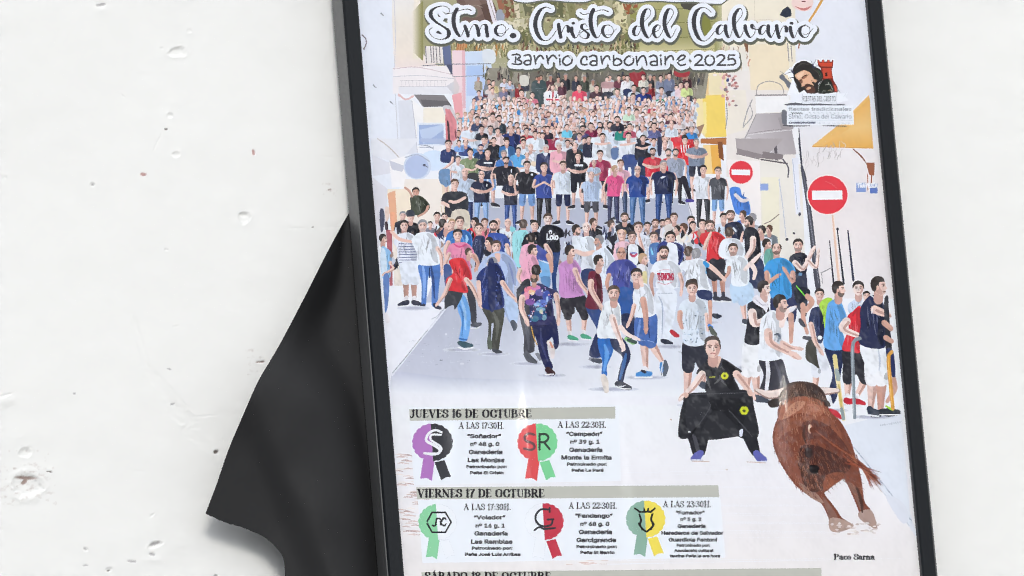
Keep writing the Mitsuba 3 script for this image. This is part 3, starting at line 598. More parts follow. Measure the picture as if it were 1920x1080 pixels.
# balcony and awning
zone(620,0,3.692)
p('f0ecef',(430,470),(800,455),(860,560),(840,640),(430,650)); S('cdb9bf',4,(430,478),(600,466),(850,520)); S('c7c7d2',4,(430,530),(640,525),(850,545))
p('e6e6ee',(470,600),(800,596),(852,650),(560,655),(470,650)); p('d3d2da',(800,596),(858,560),(880,640),(850,655)); S('c3bfc8',3,(470,602),(800,598))
for k in range(13): L('cfcdd6',2.4,(490+k*25,560),(492+k*25,598))
S('b9b5be',3,(480,560),(660,556),(806,560)); p('dcd3d6',(850,520),(892,600),(880,670),(852,650)); S('e4c9c6',7,(466,660),(520,690),(570,672))
p('8d8a8d',(575,655),(785,660),(840,738),(640,742)); p('767377',(620,690),(810,700),(838,736),(642,740)); S('e4c3c3',12,(470,655),(520,690),(572,665))
p('f2ece0',(640,745),(790,745),(800,850),(640,850)); 
p('dfe2ec',(465,700),(560,690),(600,1070),(490,1070)); p('f4f3f5',(560,690),(635,745),(640,860),(600,1070)); S('c8cad6',5,(562,700),(585,900),(600,1060))
p('d98c94',(790,752),(872,830),(880,1080),(800,1080)); p('efb2b8',(838,660),(905,640),(920,900),(870,830)); p('5e4b50',(803,835),(822,880),(826,990),(812,960)); p('8e5a62',(838,900),(858,930),(858,1000),(842,985))
p('e6ecf8',(598,850),(792,850),(792,1012),(598,1012)); p('a9badd',(610,866),(780,862),(782,998),(612,1000)); p('c5d2ec',(612,900),(780,862),(782,900),(640,998))
S('9aa0b4',4,(610,1020),(700,1024),(712,1018))
zone(640,260,3.692)
p('e6e8f0',(205,0),(540,0),(440,120),(330,150),(205,110)); S('c3b5b2',6,(250,0),(340,70),(470,210)); p('dfe0ea',(210,110),(340,170),(350,240),(220,260)); p('f3f1f4',(330,150),(440,120),(450,330),(350,340)); p('cfd1dd',(330,150),(440,190),(420,230),(350,215))
p('f0e9e4',(440,280),(740,280),(760,560),(520,600),(400,540)); p('e9d9c4',(690,280),(740,280),(770,560),(715,560)); p('e7d6ba',(770,505),(885,505),(880,640),(770,640))
p('f2e6d6',(300,350),(480,350),(500,520),(380,600)); p('e9b89b',(320,380),(372,360),(390,640),(345,640)); p('e0dfe8',(205,260),(320,350),(300,700),(250,760))
E('d8e6fa',640,152,96,72); E('d2dcef',526,192,96,92); E('bcc8e6',522,196,82,80); S('aeb4c8',6,(440,130),(530,112),(610,160)); E('5c6074',574,184,10,9); S('6a6d7c',5,(574,184),(600,200)); S('7d8496',[3,5,3],(536,42),(600,52),(640,74))
p('b6c3e0',(545,0),(720,0),(725,46),(545,22)); S('d9c7a8',5,(690,470),(705,560),(720,640))
# right side: yellow house, white balcony
zone(1120,0,3.31)
p('efe3c2',(620,440),(800,440),(800,600),(615,620)); p('eccf9d',(640,445),(690,445),(690,600),(640,600)); p('cfdbe8',(590,450),(640,450),(640,650),(600,640))
p('f3e4b4',(612,600),(640,590),(790,585),(800,850),(670,855),(615,790)); p('f3d97a',(650,595),(790,588),(800,850),(670,853)); S('f7e7a6',20,(665,640),(668,820)); p('b97f55',(640,862),(800,855),(800,900),(640,890)); p('e9b765',(655,900),(760,900),(770,1080),(690,1080)); p('f3d9a4',(655,900),(700,900),(715,1080),(665,1080))
p('8d5d3f',(745,880),(775,880),(785,1000),(755,980)); p('a88a78',(610,790),(665,770),(630,860),(605,820))
p('ece6e4',(800,440),(1180,440),(1240,1100),(800,1100)); p('efe8df',(800,560),(920,560),(940,800),(800,840)); p('f0e4cc',(940,280),(1180,275),(1200,560),(950,560))
for k in range(46):
    x=random.gauss(825,38); y=random.gauss(525,55); E(random.choice(['efd9d6','d9a9a6','c08e8c','8d8088','f3ebea','b5787a']),x,y,random.uniform(5,13),random.uniform(5,12))
E('3f4a80',808,498,9,12); S('8d8c92',5,(800,640),(805,720),(795,800)); S('a9a5aa',6,(905,780),(930,690),(960,620))
p('3c4350',(1130,95),(1150,60),(1180,40),(1200,60),(1205,100),(1170,110)); p('8f6d56',(905,265),(935,265),(935,330),(925,320)); S('d6a48f',8,(945,370),(935,400),(940,410)); S('ab7460',9,(1200,260),(1250,265),(1248,300))
P('f2d9d4',(1210,0),(1330,-20),(1330,50),(1280,70),(1220,50)); P('cf8a86',(1225,40),(1280,52),(1330,36),(1285,68)); S('8c5f62',7,(1270,10),(1290,10)); S('dba860',[16,14,12],(1400,-10),(1360,60),(1315,130))
for x in(1180,1200): S('a7a1a0',6,(x,270),(x+8,380))
S('b0a9a8',6,(985,590),(1000,530),(1070,505),(1140,530),(1160,590)); L('8c888c',8,(980,592),(1180,590))
p('f3f3f6',(980,600),(1190,595),(1200,690),(985,705)); G([('c6c1c5/a59ea2',985,706,1196,700),('cbc6ca/b0a9ad',930,820,1215,790),('d3cfd3/b9b3b6',862,955,1240,960)]); S('9b9397',[2,4,2],(930,830),(1060,812),(1215,795)); S('e4e1e4',[3,5,3],(928,838),(1060,822),(1218,806)); p('a9a2a6',(1120,730),(1197,718),(1216,792),(1140,800)); p('dcd9dd',(930,850),(1030,872),(1000,900),(880,900)); p('a69ea1',(880,905),(1000,895),(1015,960),(860,962)); S('8f888c',3,(985,708),(925,840),(862,955))
p('e9eaf0',(1015,880),(1070,880),(1090,1010),(1050,1010)); p('6f6a70',(1090,870),(1110,870),(1122,1010),(1104,1010)); p('f1f1f5',(1205,800),(1245,800),(1270,960),(1235,960)); S('73747e',7,(1250,800),(1262,960))
S('8a8a92',[3,5],(945,640),(960,720),(905,790))
p('e9bf7d',(1330,908),(1515,760),(1685,590),(1712,920)); G([('e6b870',1600,690,1690,610),('ecc88c',1560,800,1700,780),('e5b469',1400,905,1710,918)]); S('d9a65c',6,(1335,910),(1520,915),(1710,920))
zone(1140,260,3.31)
p('b7b0b3',(790,0),(1090,0),(960,130),(800,95)); p('9a9295',(800,60),(960,100),(960,135),(800,98)); p('8f878a',(960,80),(1090,100),(1080,130),(955,132)); p('f3efef',(735,130),(960,140),(1000,600),(760,300)); p('ebe7e2',(940,120),(1200,160),(1230,960),(960,960)); p('eee9d8',(950,240),(1060,240),(1070,960),(960,960)); L('6b6468',9,(950,130),(1110,155)); S('6d6b74',9,(1085,130),(1118,180),(1116,240))
p('e8ebf6',(1140,120),(1180,120),(1195,470),(1165,470)); S('b5bcd0',4,(1145,130),(1175,440)); S('c3c8d8',5,(1060,250),(1085,430),(1105,620)); E('555866',1188,470,9,12); E('484a56',1110,626,10,9); E('484a56',1153,588,8,7); S('9b8b86',6,(970,530),(1010,510),(1060,470))
L('4b4e5a',12,(1185,0),(1200,155)); 
for k in range(34):
    x=random.uniform(1200,1460); y=150-(x-1200)*.3+random.uniform(-28,60); S(random.choice(['cbc6c8','b7b2b5','d8d3d5','b0acae']),[2,4,2],(x,y),(x+random.uniform(-8,16),y-20),(x+random.uniform(-16,30),y-45))
S('8b5b4d',[6,10,6],(1520,65),(1570,110),(1600,150)); p('a16a52',(1600,150),(1655,150),(1650,230),(1620,225)); S('b88070',6,(1610,220),(1612,320)); S('a06a56',7,(1635,225),(1632,320))
R('8fa3d6',1540,275,1600,332); R('6d84c6',1625,280,1672,340); R('9aaede',944,280,994,322)
TXT('f1f4fb','TRAVESÍA',1546,1672,305,26,'b')
P('5a5b66',(1195,185),(1215,190),(1265,470),(1300,780),(1318,920),(1285,920),(1250,600),(1225,380)); S('7b7c88',[4,7,4],(1210,200),(1262,560),(1306,900)); S('4b4c57',8,(1215,200),(1230,260)); 
L('3c3f4a',[6,11],(1374,635),(1400,905)); L('3c3f4a',[7,13],(1422,565),(1462,900)); L('45485a',[9,14],(1488,572),(1522,880)); E('3c3f4a',1424,562,9,9); L('8f8d94',5,(1320,835),(1390,800)); L('9a989e',5,(1325,835),(1330,900)); L('e6c9b8',[10,16],(1392,478),(1432,890)); L('f4e6de',5,(1400,478),(1441,890))
# road
zone()
G([('b9becf',850,372,1330,372),('bfc4d6',850,420,1330,420),('c6cbdc',800,560,1420,560),('ccd1e0',760,650,1440,650),('d8dde9',735,690,1440,690),('eceef6',725,735,1440,735),('eeeff6',725,760,1440,760)])
p('eceaf0',(1278,330),(1330,330),(1330,430),(1300,430)); L('9a9cae',1.6,(1284,362),(1300,412))
G([('b9bdce/ccd0df',800,590,735,695),('bbc0d1/c9cddc',860,560,835,708),('c3c8d9/d4d8e4',960,560,960,712),('cdd2e1/e1e4ed',1070,560,1075,716),('d2d8e6/e7eaf2',1180,540,1200,720),('d0d7e8/e2e6f0',1300,540,1330,720),('d8dcea/eaecf4',1430,540,1430,720)])
G([('c9cde0/eceff7',735,695,725,735),('c4c9da/eceff7',835,708,835,740),('d0d4e2/eceff7',960,712,960,742),('dfe2ec/edeff7',1075,716,1075,742),('e6e9f2/eef0f7',1200,720,1200,742),('e2e6f0/eef0f7',1330,720,1330,745),('eaecf4/eef0f7',1430,720,1430,745)])
zone(690,540,6.194)
p('edeff8',(180,200),(900,160),(880,240),(760,400),(270,1000),(250,1200),(180,1200)); S('e6e9f4',[26,20,14],(280,1010),(560,660),(800,370),(900,240))
S('9298a8',[9,6,7],(285,985),(450,790),(560,650),(690,490)); S('a4a9b8',[8,5,8],(740,360),(800,330),(850,270),(890,240)); 
for k in range(24):
    t=random.random(); x=285+(690-285)*t; y=985+(490-985)*t; S(random.choice(['7d8494','b8bdc9','a39c9c']),[4,8,3],(x-10,y+14),(x,y),(x+14,y-16))
for k in range(46):
    x=random.uniform(420,1350); y=random.uniform(560,960); S(random.choice(['a9aec2','cfd4e2','9ba1b6','dfe3ee']),[2,5,2],(x,y),(x+random.uniform(10,70),y+random.uniform(-3,3)))
E('e0e3ee',905,540,14,12); E('dcdfea',1090,880,24,12); E('9499ab',845,840,22,8)
zone()
G([('eef0f6',640,760,1720,760),('efeef3',640,900,1725,900),('eeebee',640,1000,1730,1000),('efebea',640,1140,1740,1140)])
# sandy marks bottom left, kerb and pavement right
for k in range(60):
    x=random.uniform(740,785)+ (0); y=random.uniform(850,1010); x+= (y-850)*.09
    S(random.choice(['c9b6b4','d8c7c4','e4d6d3','bda7a5','efe6e4']),[1,2.6,1],(x-8,y),(x,y-1),(x+random.uniform(6,18),y+1))
for k in range(14): 
    x=random.uniform(1060,1130); y=random.uniform(1050,1062); S('e0c9c2',[1,2,1],(x,y),(x+12,y))
p('e2e7f2',(1575,800),(1690,770),(1706,960),(1720,1010),(1600,840)); S('b9c0d0',1.6,(1600,838),(1650,900),(1708,975)); S('d0d6e2',2,(1590,836),(1650,915),(1704,985))
for k in range(22):
    t=random.random(); S('9aa2b4',[.8,1.6],(1600+105*t,838+135*t),(1605+105*t,838+135*t+5))
for k in range(12): S('a5abba',1,(1650+k*3.4,799-k*.5),(1652+k*3.4,796-k*.5))
P('dfe3ee',(1660,930),(1690,940),(1705,970),(1690,980)); E('cdb8b0',1258,787,2,1.4); E('d9c9c2',1363,881,3,1)

# ---------------- the far crowd
part('printed_crowd')
zone()
# back rows just under the lettering
p('a09c90',(912,128),(1330,124),(1322,185),(905,200)); p('7a766e',(975,126),(1326,122),(1318,160),(990,172))
for k in range(260):
    x=random.uniform(905,1318); y=random.uniform(124,176); h=random.uniform(3,9)
    S(random.choice(['55524f','6a655e','8d877a','3f3f45','b0a898','6d5350','494c5a','989084','c9c2b4','75735c']),[1.4,random.uniform(2.4,5),1.6],(x,y-h),(x+random.uniform(-1.5,1.5),y),(x+random.uniform(-2,2),y+h))
for k in range(52):
    x=random.uniform(890,1310); y=146+random.uniform(-3,22)
    bust(x,y,random.uniform(3.4,4.4),random.choice(['3f4048','6d4a50','cfcabc','8c8f9a','4b4e5c','b5ada0','5b5f57','9d3f44','dfe3ea']),hair=random.choice('kng'),skin=random.choice(['c79f90','d8b2a4','b98f80']),d=6)
P('a3424a',(1180,134),(1208,134),(1206,160),(1188,160)); P('b04a50',(1264,134),(1292,134),(1288,144),(1268,144)); P('dad7cf',(975,143),(990,143),(990,160),(976,160))
P('4f5d61',(996,158),(1012,150),(1024,158),(1022,197),(1002,197)); S('6c8183',1,(1004,166),(1018,166)); head(1010,149,4,'b','b07a6c')
zone(830,130,7.385)
bust(700,190,34,'e8d7a6',d=4); bust(650,240,32,'ddd3d2',face='f'); bust(690,290,34,'d9cfd0',d=4); bust(840,270,32,'8b8aa8',d=4); bust(500,330,34,'5d6384',d=3.6); bust(850,150,30,'dfe3f2'); bust(930,180,30,'c9d5ee')
bust(1090,330,46,'f0c4c8',d=5); S('55464c',14,(1180,430),(1100,560)); bust(1240,360,40,'ea8fa4',d=3.5)
p('f1f2f8',(1395,330),(1440,300),(1600,300),(1615,500),(1400,500)); S('d2566a',24,(1525,320),(1525,520)); S('d2566a',22,(1440,420),(1600,425)); S('3a5a6e',[14,20],(1475,360),(1478,385)); S('44405c',[10,18],(1570,350),(1572,390)); head(1520,250,36,'f','n'); S(SK,18,(1440,300),(1480,220)); S(SK,18,(1600,310),(1570,230))
bust(1885,250,38,'e9637c',d=6.5,w=2.1); bust(1670,380,46,'cfe3f4',hair='w',d=5); bust(1650,200,30,'6d4656',d=5)
zone(1080,130,7.385)
bust(45,250,42,'e9637c',d=6.2,w=2.4); bust(285,260,40,'5c424e',d=4,w=2.4); bust(430,140,34,'e4dcdc',d=5.5); P('c9a5a8',(360,180),(520,180),(515,260),(360,260)); P('3a3d4e',(370,330),(510,330),(500,500),(380,500)); bust(590,120,34,'7c4a58',d=4); bust(710,120,34,'efeef2',d=5,w=2.6); P('3d476a',(650,290),(770,290),(760,450),(690,460)); bust(570,310,42,'c6cee2',d=4.4,w=2.6); bust(930,110,34,'e0ddd4',d=4); bust(1170,120,34,'8c93a8',d=4.5); bust(1290,90,36,'7f88a3',d=6.5); P('404456',(1240,320),(1350,320),(1330,500),(1290,500)); bust(1180,290,40,'c5c8de',d=4); bust(800,260,42,'dfe8f4',hair='k',d=4); bust(930,290,40,'3a4b8f',d=6.5,w=2.8); bust(1390,260,40,'dbe4f4',d=6); bust(1450,220,40,'f0dbe2',d=4); bust(1530,210,40,'dbe9a6',d=4.2); P('4b4d58',(1530,380),(1610,380),(1600,560),(1550,520)); bust(790,380,44,'cfe3f8',d=5,w=2.6); bust(290,420,48,'3f66b4',d=5.2,w=2.6,hair='n',bald=1); P('3f9c7e',(1090,440),(1180,410),(1230,450),(1150,500))
# the sea of heads
zone()
rows=[]
y=186.0
while y<282:
    t=(y-186)/96; r=4.1+2.3*t; x0=860-4*t+ (30*(1-t) if t<.25 else 0); x1=1302-4*t
    x=x0+random.uniform(0,7)
    while x<x1:
        rows.append((x+random.uniform(-2,2),y+random.uniform(-3,3),r*random.uniform(.86,1.12))); x+=r*2.15*random.uniform(.9,1.2)
    y+=r*1.75
pal=['e6ecf8','dfe9fa','eaeef8','e9eef8','cfe0f6','d9e2f2','8fb6e6','3b4265','f0dfe4','33353f','dfe6f2','b8c9e8','98a2ba','bfe3e8','c95566','5e6f9e','474c66','e9d4da','7ec1ec','eef2fa','6a4354','5a8fd0','e8f0fa','d8dfee','2f323c','a9b8d6']
for (x,y,r) in rows:
    if 996<x<1030 and y<195: continue
    t=(y-186)/96
    pl=random.random()
    sh=random.choice(pal) if pl<.35+.5*t else random.choice(['eceff7','f1e6e8','e4ebf8','f0eaec','dde7f6'])
    sk=random.choice(['f2ddd9','f4e4e1','efd3cc','e9c7bd','e3bdb1']) if t<.55 else random.choice(['f0d6cf','e9c7bd','e3bdb1','ecd0c8','dcb2a4'])
    bust(x,y,r,sh,face='f',hair=random.choice('kknngrrw' if t>.4 else 'gwrnbgbr'),skin=sk,bald=random.choice([0,0,0,1,2 if t<.6 else 0]),beard=random.choice([0,0,0,1,2]) if t>.3 else 0,w=1.9,d=3.4,neck=1)
zone(830,130,7.385)
P('d6d3da',(0,520),(120,520),(190,700),(195,1000),(150,1078),(60,700)); p('de959c',(30,545),(100,560),(190,720),(195,960),(150,1000),(90,960)); P('5e4b50',(58,720),(85,750),(100,960),(80,960)); P('8d5a62',(165,830),(185,870),(190,960),(172,940))
E('4e8ac4',1050,600,26,40); bust(940,830,50,'3d4a82',d=6.2,w=2.6,bald=1,hair='n'); bust(395,790,44,'dfe8f5',d=6.5,w=3.2,bald=1); S('ecd0c8',[26,34,24],(270,950),(400,990),(520,960)); bust(780,690,48,'465561',d=4,beard=1); bust(690,660,44,'e7d4d2',d=3.5); bust(480,700,44,'4d5878',d=3.5); bust(590,720,46,'e6e2e8',d=4.5); bust(660,830,46,'e8eaf2',d=3); bust(760,860,44,'edd9da',d=4.5); bust(540,830,44,'3a3c48',d=3.4); bust(1530,890,50,'a3425e',d=4.4,w=2.7,bald=1,hair='w'); bust(1450,830,40,'4a3d4e',d=3.4); bust(1380,920,40,'3e4250',d=3); bust(1240,800,38,'e8dfe0',d=3); bust(1160,860,44,'d8505c',d=4); bust(1280,900,42,'e8f0fa',d=5,w=3,face='f'); bust(1110,980,46,'e6dcd8',beard=1,d=3); bust(590,980,46,'3a3d48',hair='k',d=3); bust(880,990,46,'333644',d=3); bust(310,1000,40,'8fb0e6',d=3,bald=2); bust(1640,920,42,'e4ecf8',d=4); bust(1720,800,36,'7ed0ee',d=4); bust(1880,830,46,'55585f',face='l',hair='g',d=3); bust(1840,1010,44,'48a8d8',d=3)
zone(1080,130,7.385)
bust(1530,860,44,'e04a52',d=4,beard=1); bust(1420,860,44,'dd4450',d=4.5,beard=1,w=2.4); bust(1600,830,40,'4f98dd',d=3.4); bust(1500,960,46,'e2474e',d=4.6,w=3.2); 
bust(905,900,46,'3a3c48',d=4.6,beard=1,w=2.6); bust(1040,920,50,'d5ddee',d=4,bald=2); bust(1250,930,46,'e4e0e6',d=4,bald=1); bust(1230,1030,46,'e8ecf4',bald=2,d=3); bust(700,850,48,'e9eff9',d=5.2,w=2.8,beard=1); bust(470,780,50,'dfe9f8',d=5.5,w=2.6,beard=1); E('2f3d66',515,915,16,20); bust(325,850,46,'eaf0f9',d=5,w=2.6); bust(205,790,44,'943a5c',d=3.4,w=2); bust(90,830,46,'5f5f92',d=3.4,beard=1); bust(610,800,46,'3b968c',d=4,w=1.6,beard=1); bust(570,700,46,'3d3f50',d=3.4,beard=1); bust(740,800,44,'cf6a84',d=3.4); bust(1080,790,46,'7478a8',d=3.6); bust(45,930,44,'dfe4f0',d=3.4); bust(110,990,40,'5d6a78',d=3); bust(840,600,44,'e9d3d8',d=3); bust(730,570,42,'d3ecd8',d=3.4); bust(1540,660,44,'e9e4ea',bald=1,d=3); bust(1430,700,42,'e6dde0',d=3,bald=2); bust(1310,660,40,'6a4354',d=2.6); bust(915,800,40,'e6ecf6',d=3.4,bald=1); bust(1320,760,44,'dfe9f6',d=4,bald=1)
# ---------------- people standing on the road, back row
zone(820,260,7.385)
def st(*a,**k):
    CMPART(); stand(*a,**k)
def CMPART(): part(nxt('printed_person'))
_n={}
def nxt(b):
    _n[b]=_n.get(b,-1)+1
    return b if _n[b]==0 else '%s_%03d'%(b,_n[b])

part('printed_crowd')
bust(640,20,44,'cfd0da',d=3); bust(740,100,44,'8c8f9c',d=4); bust(390,60,46,'41518c',d=3.8,bald=1,w=2); bust(300,60,34,'8fb4ea',d=3.6)
bust(600,130,46,'3a4868',hair='394469',beard=1,d=5); bust(780,30,42,'33353f',d=7); bust(960,50,44,'4f7fb6',d=5,w=2.4); S('e3ebf6',[30,50],(960,150),(955,240)); bust(1190,60,46,'dfe6f2',d=5); bust(1290,120,50,'e6edf9',d=6,bald=2,w=2.4); bust(1120,170,44,'6fb4ea',d=5,w=2.6); S(SK,[26,30,20],(1050,400),(1110,420),(1200,405)); bust(1240,230,40,'e9e6ea',d=3.5,bald=1); E('ead9c4',1330,350,40,36); bust(1500,140,50,'434a72',hair='w',d=6.4,w=2.6); P('e6ecf8',(1460,200),(1530,200),(1500,250)); R('3c4468',1420,430,1600,560); bust(1680,110,50,'f0b9c8',hair='w',d=7,w=2.4); S(SK,[26,34,24],(1600,310),(1680,325),(1760,300)); bust(1800,60,40,'e6e9f2',d=3); bust(1890,90,44,'40434e',d=8,w=2.4,bald=1)
st(455,140,900,'8f9e7c','4b4a50',hair='k',arms='hang',wd=1.25,legs=0); S(SK,[24,28,20],(400,420),(480,440),(540,410)); P('4a494f',(420,490),(560,490),(560,640),(440,640))
st(695,140,930,'3a3d52','8fb0e0',1,'k','cross',wd=1.3); R('e9eef6',640,325,760,350)
st(920,160,900,'5787c8','6f6b7a',0,'g','hang',wd=1.0,legs=0)
CMPART(); bust(150,80,56,'3f4c78',d=4.4,w=1.9); arm([(210,270),(190,340),(60,440)],42); P('7d9cc2',(30,440),(190,440),(180,640),(40,620)); leg([(110,560),(120,640),(120,850)],70,'86a6cc',1,shoe='4f6fc8')
st(285,240,900,'e6edf8','dfe6f4',0,'k','hang',wd=.9,legs=0,skin=SK); S('ecc9be',30,(210,460),(260,470))
st(380,400,1300,'cfdcf0','3f4f7d',0,'b','hang',wd=1.15,bald=2,face='f',shoe=None)
st(950,250,1010,'3b3a44','6d7390',0,'k','hang',wd=1.5,beard=1,legs=0); L('e6eaf2',16,(1024,430),(1024,465)); 
st(240,560,1560,'43434b','cfc8bc',0,'r','chin',wd=1.15,legs=0); P('40434a',(170,760),(400,760),(410,1010),(200,1010)); P('e3dbcd',(205,1010),(430,1010),(430,1300),(205,1300)); S(SK,[40,44,40],(170,870),(260,880),(380,820))
st(610,440,1280,'3d4158','9dbce8',0,'g','cross',wd=1.1,bald=1,glasses=1,shoe=None); L('f3f5fa',14,(683,635),(683,660))
st(1015,490,1300,'3b3f52','4f68a6',0,'b','cross',wd=.95,bald=2,shoe=None)
st(1240,310,1170,'38383f','86a9dc',1,'k','hang',wd=1.15); E('e8ecf4',1308,500,16,18)
st(1475,330,1260,'4d5fa8','38383f',0,'k','clap',wd=1.0,shoe='35353d')
st(1740,310,1180,'e3ebf6','363c5c',1,'n','hang',wd=1.05)
for k in range(6): S('c3d0e6',5,(1690+k*24,480),(1690+k*24,700))
zone(1070,260,7.385)
part('printed_crowd')
bust(60,110,50,'3a3b43',d=6,bald=1,w=2.2); bust(250,10,40,'3f4156',d=6); bust(440,-20,50,'e8eef8',d=6,w=2.8); P('6f86ae',(560,140),(690,140),(640,280),(570,280)); bust(800,-30,50,'e9eff9',d=6.4,w=2.6); S(SK,[30,34,26],(690,90),(790,80),(890,60)); S(SK,[30,34,26],(340,70),(430,80),(540,60)); P('4d5f96',(720,235),(910,235),(900,380),(740,380)); for_=0
for x in(760,850): S('4d6296',[60,50,40],(x,300),(x+8,400),(x+10,520))
bust(1000,0,46,'3b3d49',d=6.4,w=2.4); S(SK,[30,34,26],(910,120),(1000,140),(1090,110)); P('33415e',(930,280),(1040,280),(1040,520),(960,520)); bust(1300,70,50,'e6e4ea',d=4,bald=1); bust(1150,40,40,'cfdcf0',d=4); P('414660',(1200,0),(1260,0),(1250,220),(1205,220))
st(100,190,960,'343640','33353f',1,'k','cross',wd=1.15); S('e8ecf4',[30,30],(60,370),(160,372))
st(405,160,960,'b3486a','3a3a48',1,'k','hang',wd=1.15)
st(320,290,900,'c9d8ee','4a4d5c',0,'g','cross',wd=1.0,legs=0,bald=1)
st(1580,-30,720,'e0434b','7f9bc8',0,'k','hang',wd=1.2); 
for k in range(4): S('f0eef2',14,(1525+k*34,95),(1535+k*34,190))
st(1740,0,720,'8f9aae','3d4254',1,'g','cross',wd=1.3)
st(1135,130,880,'d94352','a9b8d2',1,'k','cross',wd=1.15,beard=1)
st(1350,140,900,'d8434f','5d4654',0,'k','hang',wd=.8,beard=1,legs=0)
st(1450,140,900,'a9b1c4','3a3842',0,'k','hang',wd=1.1,beard=1); S('3a3842',[90,70,50],(1560,560),(1610,700),(1650,840)); S('5a4f9a',[50,40],(1610,860),(1690,860))
st(690,290,1120,'eec0d2','4f5f80',0,'r','cross',wd=1.05); P('d9a6d2',(640,600),(790,600),(790,700),(700,700))
st(590,370,1180,'e86a9c','3a3f66',0,'b','hang',wd=.95,bald=1,face='r',lean=20)
st(285,450,1240,'c3d3ec','5e5f68',1,'g','hang',wd=1.15,bald=1)
for k in range(9): S('9fb3d6',5,(205+k*22,600),(205+k*22,840))
st(925,370,1200,'35549c','5f82b4',0,'g','pocket',wd=1.2,glasses=1,bald=1)
st(1285,300,1180,'333c60','3d5a94',0,'g','hang',wd=1.2); P('e6eaf4',(1240,545),(1265,520),(1320,525),(1345,510),(1270,552))
zone(1140,260,3.31)
st(590,165,560,'e9eef7','45464f',0,'k','hang',wd=1.0,legs=1,shoe=None)
st(682,175,560,'5d6068','8db2e0',1,'n','hang',wd=.9)
CMPART(); head(780,330,22,'f','n'); torso('5d8fe0',(755,310),(815,305),(830,350),(870,380),(880,470),(800,470),(770,400)); S('e6e0e4',[22,24,18],(790,350),(830,385),(870,380))


def fg(): part(nxt('printed_person'))
ZE=(820,390,7.385); ZF=(1070,390,7.385); ZG=(1310,390,7.385); ZH=(690,390,7.385)
part('printed_crowd')
# left edge
zone(*ZH)
p('b9707a',(245,300),(330,310),(340,1078),(300,1078)); p('ece4dc',(335,330),(410,300),(480,1078),(360,1078)); p('efb192',(300,60),(370,60),(370,230),(310,260))
P('565a70',(160,40),(210,20),(230,150),(200,330),(170,300)); P('e8d3cb',(230,0),(290,0),(290,130),(250,190)); P('4c3f48',(230,200),(270,200),(275,300),(240,300))
head(205,430,64,'r','k',bald=0); torso('9cc9f2',(180,560),(260,560),(330,640),(340,780),(300,800),(310,960),(190,960)); P('d8e9fb',(180,580),(240,600),(260,900),(190,940)); arm([(310,760),(360,830),(250,900)],54); P('6f8cc4',(210,950),(290,940),(280,1300),(240,1460),(225,1300)); P('e6e4ea',(215,1450),(270,1470),(300,1560),(250,1600))
zone(640,260,3.692)
head(515,372,30,'f','k',SKT); torso('585d50',(478,405),(540,395),(590,430),(612,480),(560,530),(490,520),(480,460)); S(SKT,16,(440,340),(470,365),(490,400)); S(SKT,[18,16,14],(600,470),(580,510),(530,540))
zone(*ZH)
bust(480,110,56,'40424e',hair='g',d=4); bust(590,130,62,'34353e',hair='4b4e58',d=4.5,w=2.2); P('4b4f5a',(525,90),(540,40),(600,25),(640,60),(640,110),(560,120))
bust(955,120,56,'e6dfe6',d=4); bust(1060,130,56,'dfe6f2',d=4); bust(860,230,40,'8a8c9a',d=3); bust(1160,220,60,'e6e4ec',hair='b',d=3.6)
bust(1030,220,66,'e05563','b',d=4,w=1.8); bust(1080,270,70,'e9eaf4','r','w',bald=2,d=5.4,w=2.0)
zone(*ZE)
bust(520,200,64,'d84550','l','k',d=4); bust(655,210,60,'e08a9a',hair='r',d=4.4); bust(830,200,58,'e0e2ec',hair='w',d=4.5,bald=2); bust(975,210,62,'e2e9f0',bald=2,d=6,w=2.0,up=.15); P('8fd2dc',(1010,260),(1080,280),(1060,340),(1010,320))
zone(*ZF)
bust(310,210,64,'3a3c44','r','n',d=3.6,bald=0); bust(745,140,66,'3a3c48',hair='n',beard=1,up=.12,d=4.2,w=2.2); bust(1170,220,60,'dfa6a8',beard=1,hair='r',d=4); bust(1270,220,56,'4a4f66',beard=1,d=4); bust(1345,200,54,'e6e0e6',hair='r',d=4); bust(1430,140,64,'ddd8d6',hair='n',d=4.4,w=2.2,up=.1); bust(1060,260,58,'e3e6f0',d=4); bust(1665,180,62,'e6e2e8',d=4); bust(1690,250,58,'e9dfe6',d=4); bust(1830,230,60,'9aa4c4',d=3.6); bust(1900,260,50,'d84a52',d=4); bust(1560,290,72,'e9eef6','l','r',SKT,bald=1,d=4.2); bust(1470,300,52,'4a5068','l','k',d=3); P('ece6e0',(1470,380),(1640,370),(1650,470),(1480,470))
bust(560,240,66,'e3eaf6','r','n',d=5,w=1.9,beard=2); P('34363f',(500,350),(600,330),(640,420),(620,640),(520,620),(490,500))
zone(*ZG)
bust(345,140,62,'d4e0f0',d=5,up=.1); bust(610,100,60,'4f7bd0','l','n',d=2); bust(740,150,70,'c9cdd8','l','g',d=4); bust(50,230,66,'d94a52',d=4); bust(975,300,58,'8d98a2','l','r',d=4.4); bust(870,320,70,'eaf0fa','l','k',d=7.5,w=2.0)
zone()
for k in range(420):
    x=random.uniform(735,1410); y=random.uniform(432,505); h=random.uniform(4,9)
    if abs(x-1075)<350: S(random.choice(['4a4a55','5d5d6a','3c3d4a','8a8fa6','c9cfdf','6b5b58','3f4768','dfe5f0','a98f86','2f3038']),[2,random.uniform(3,8),2],(x,y-h),(x+random.uniform(-3,3),y),(x+random.uniform(-3,3),y+h))
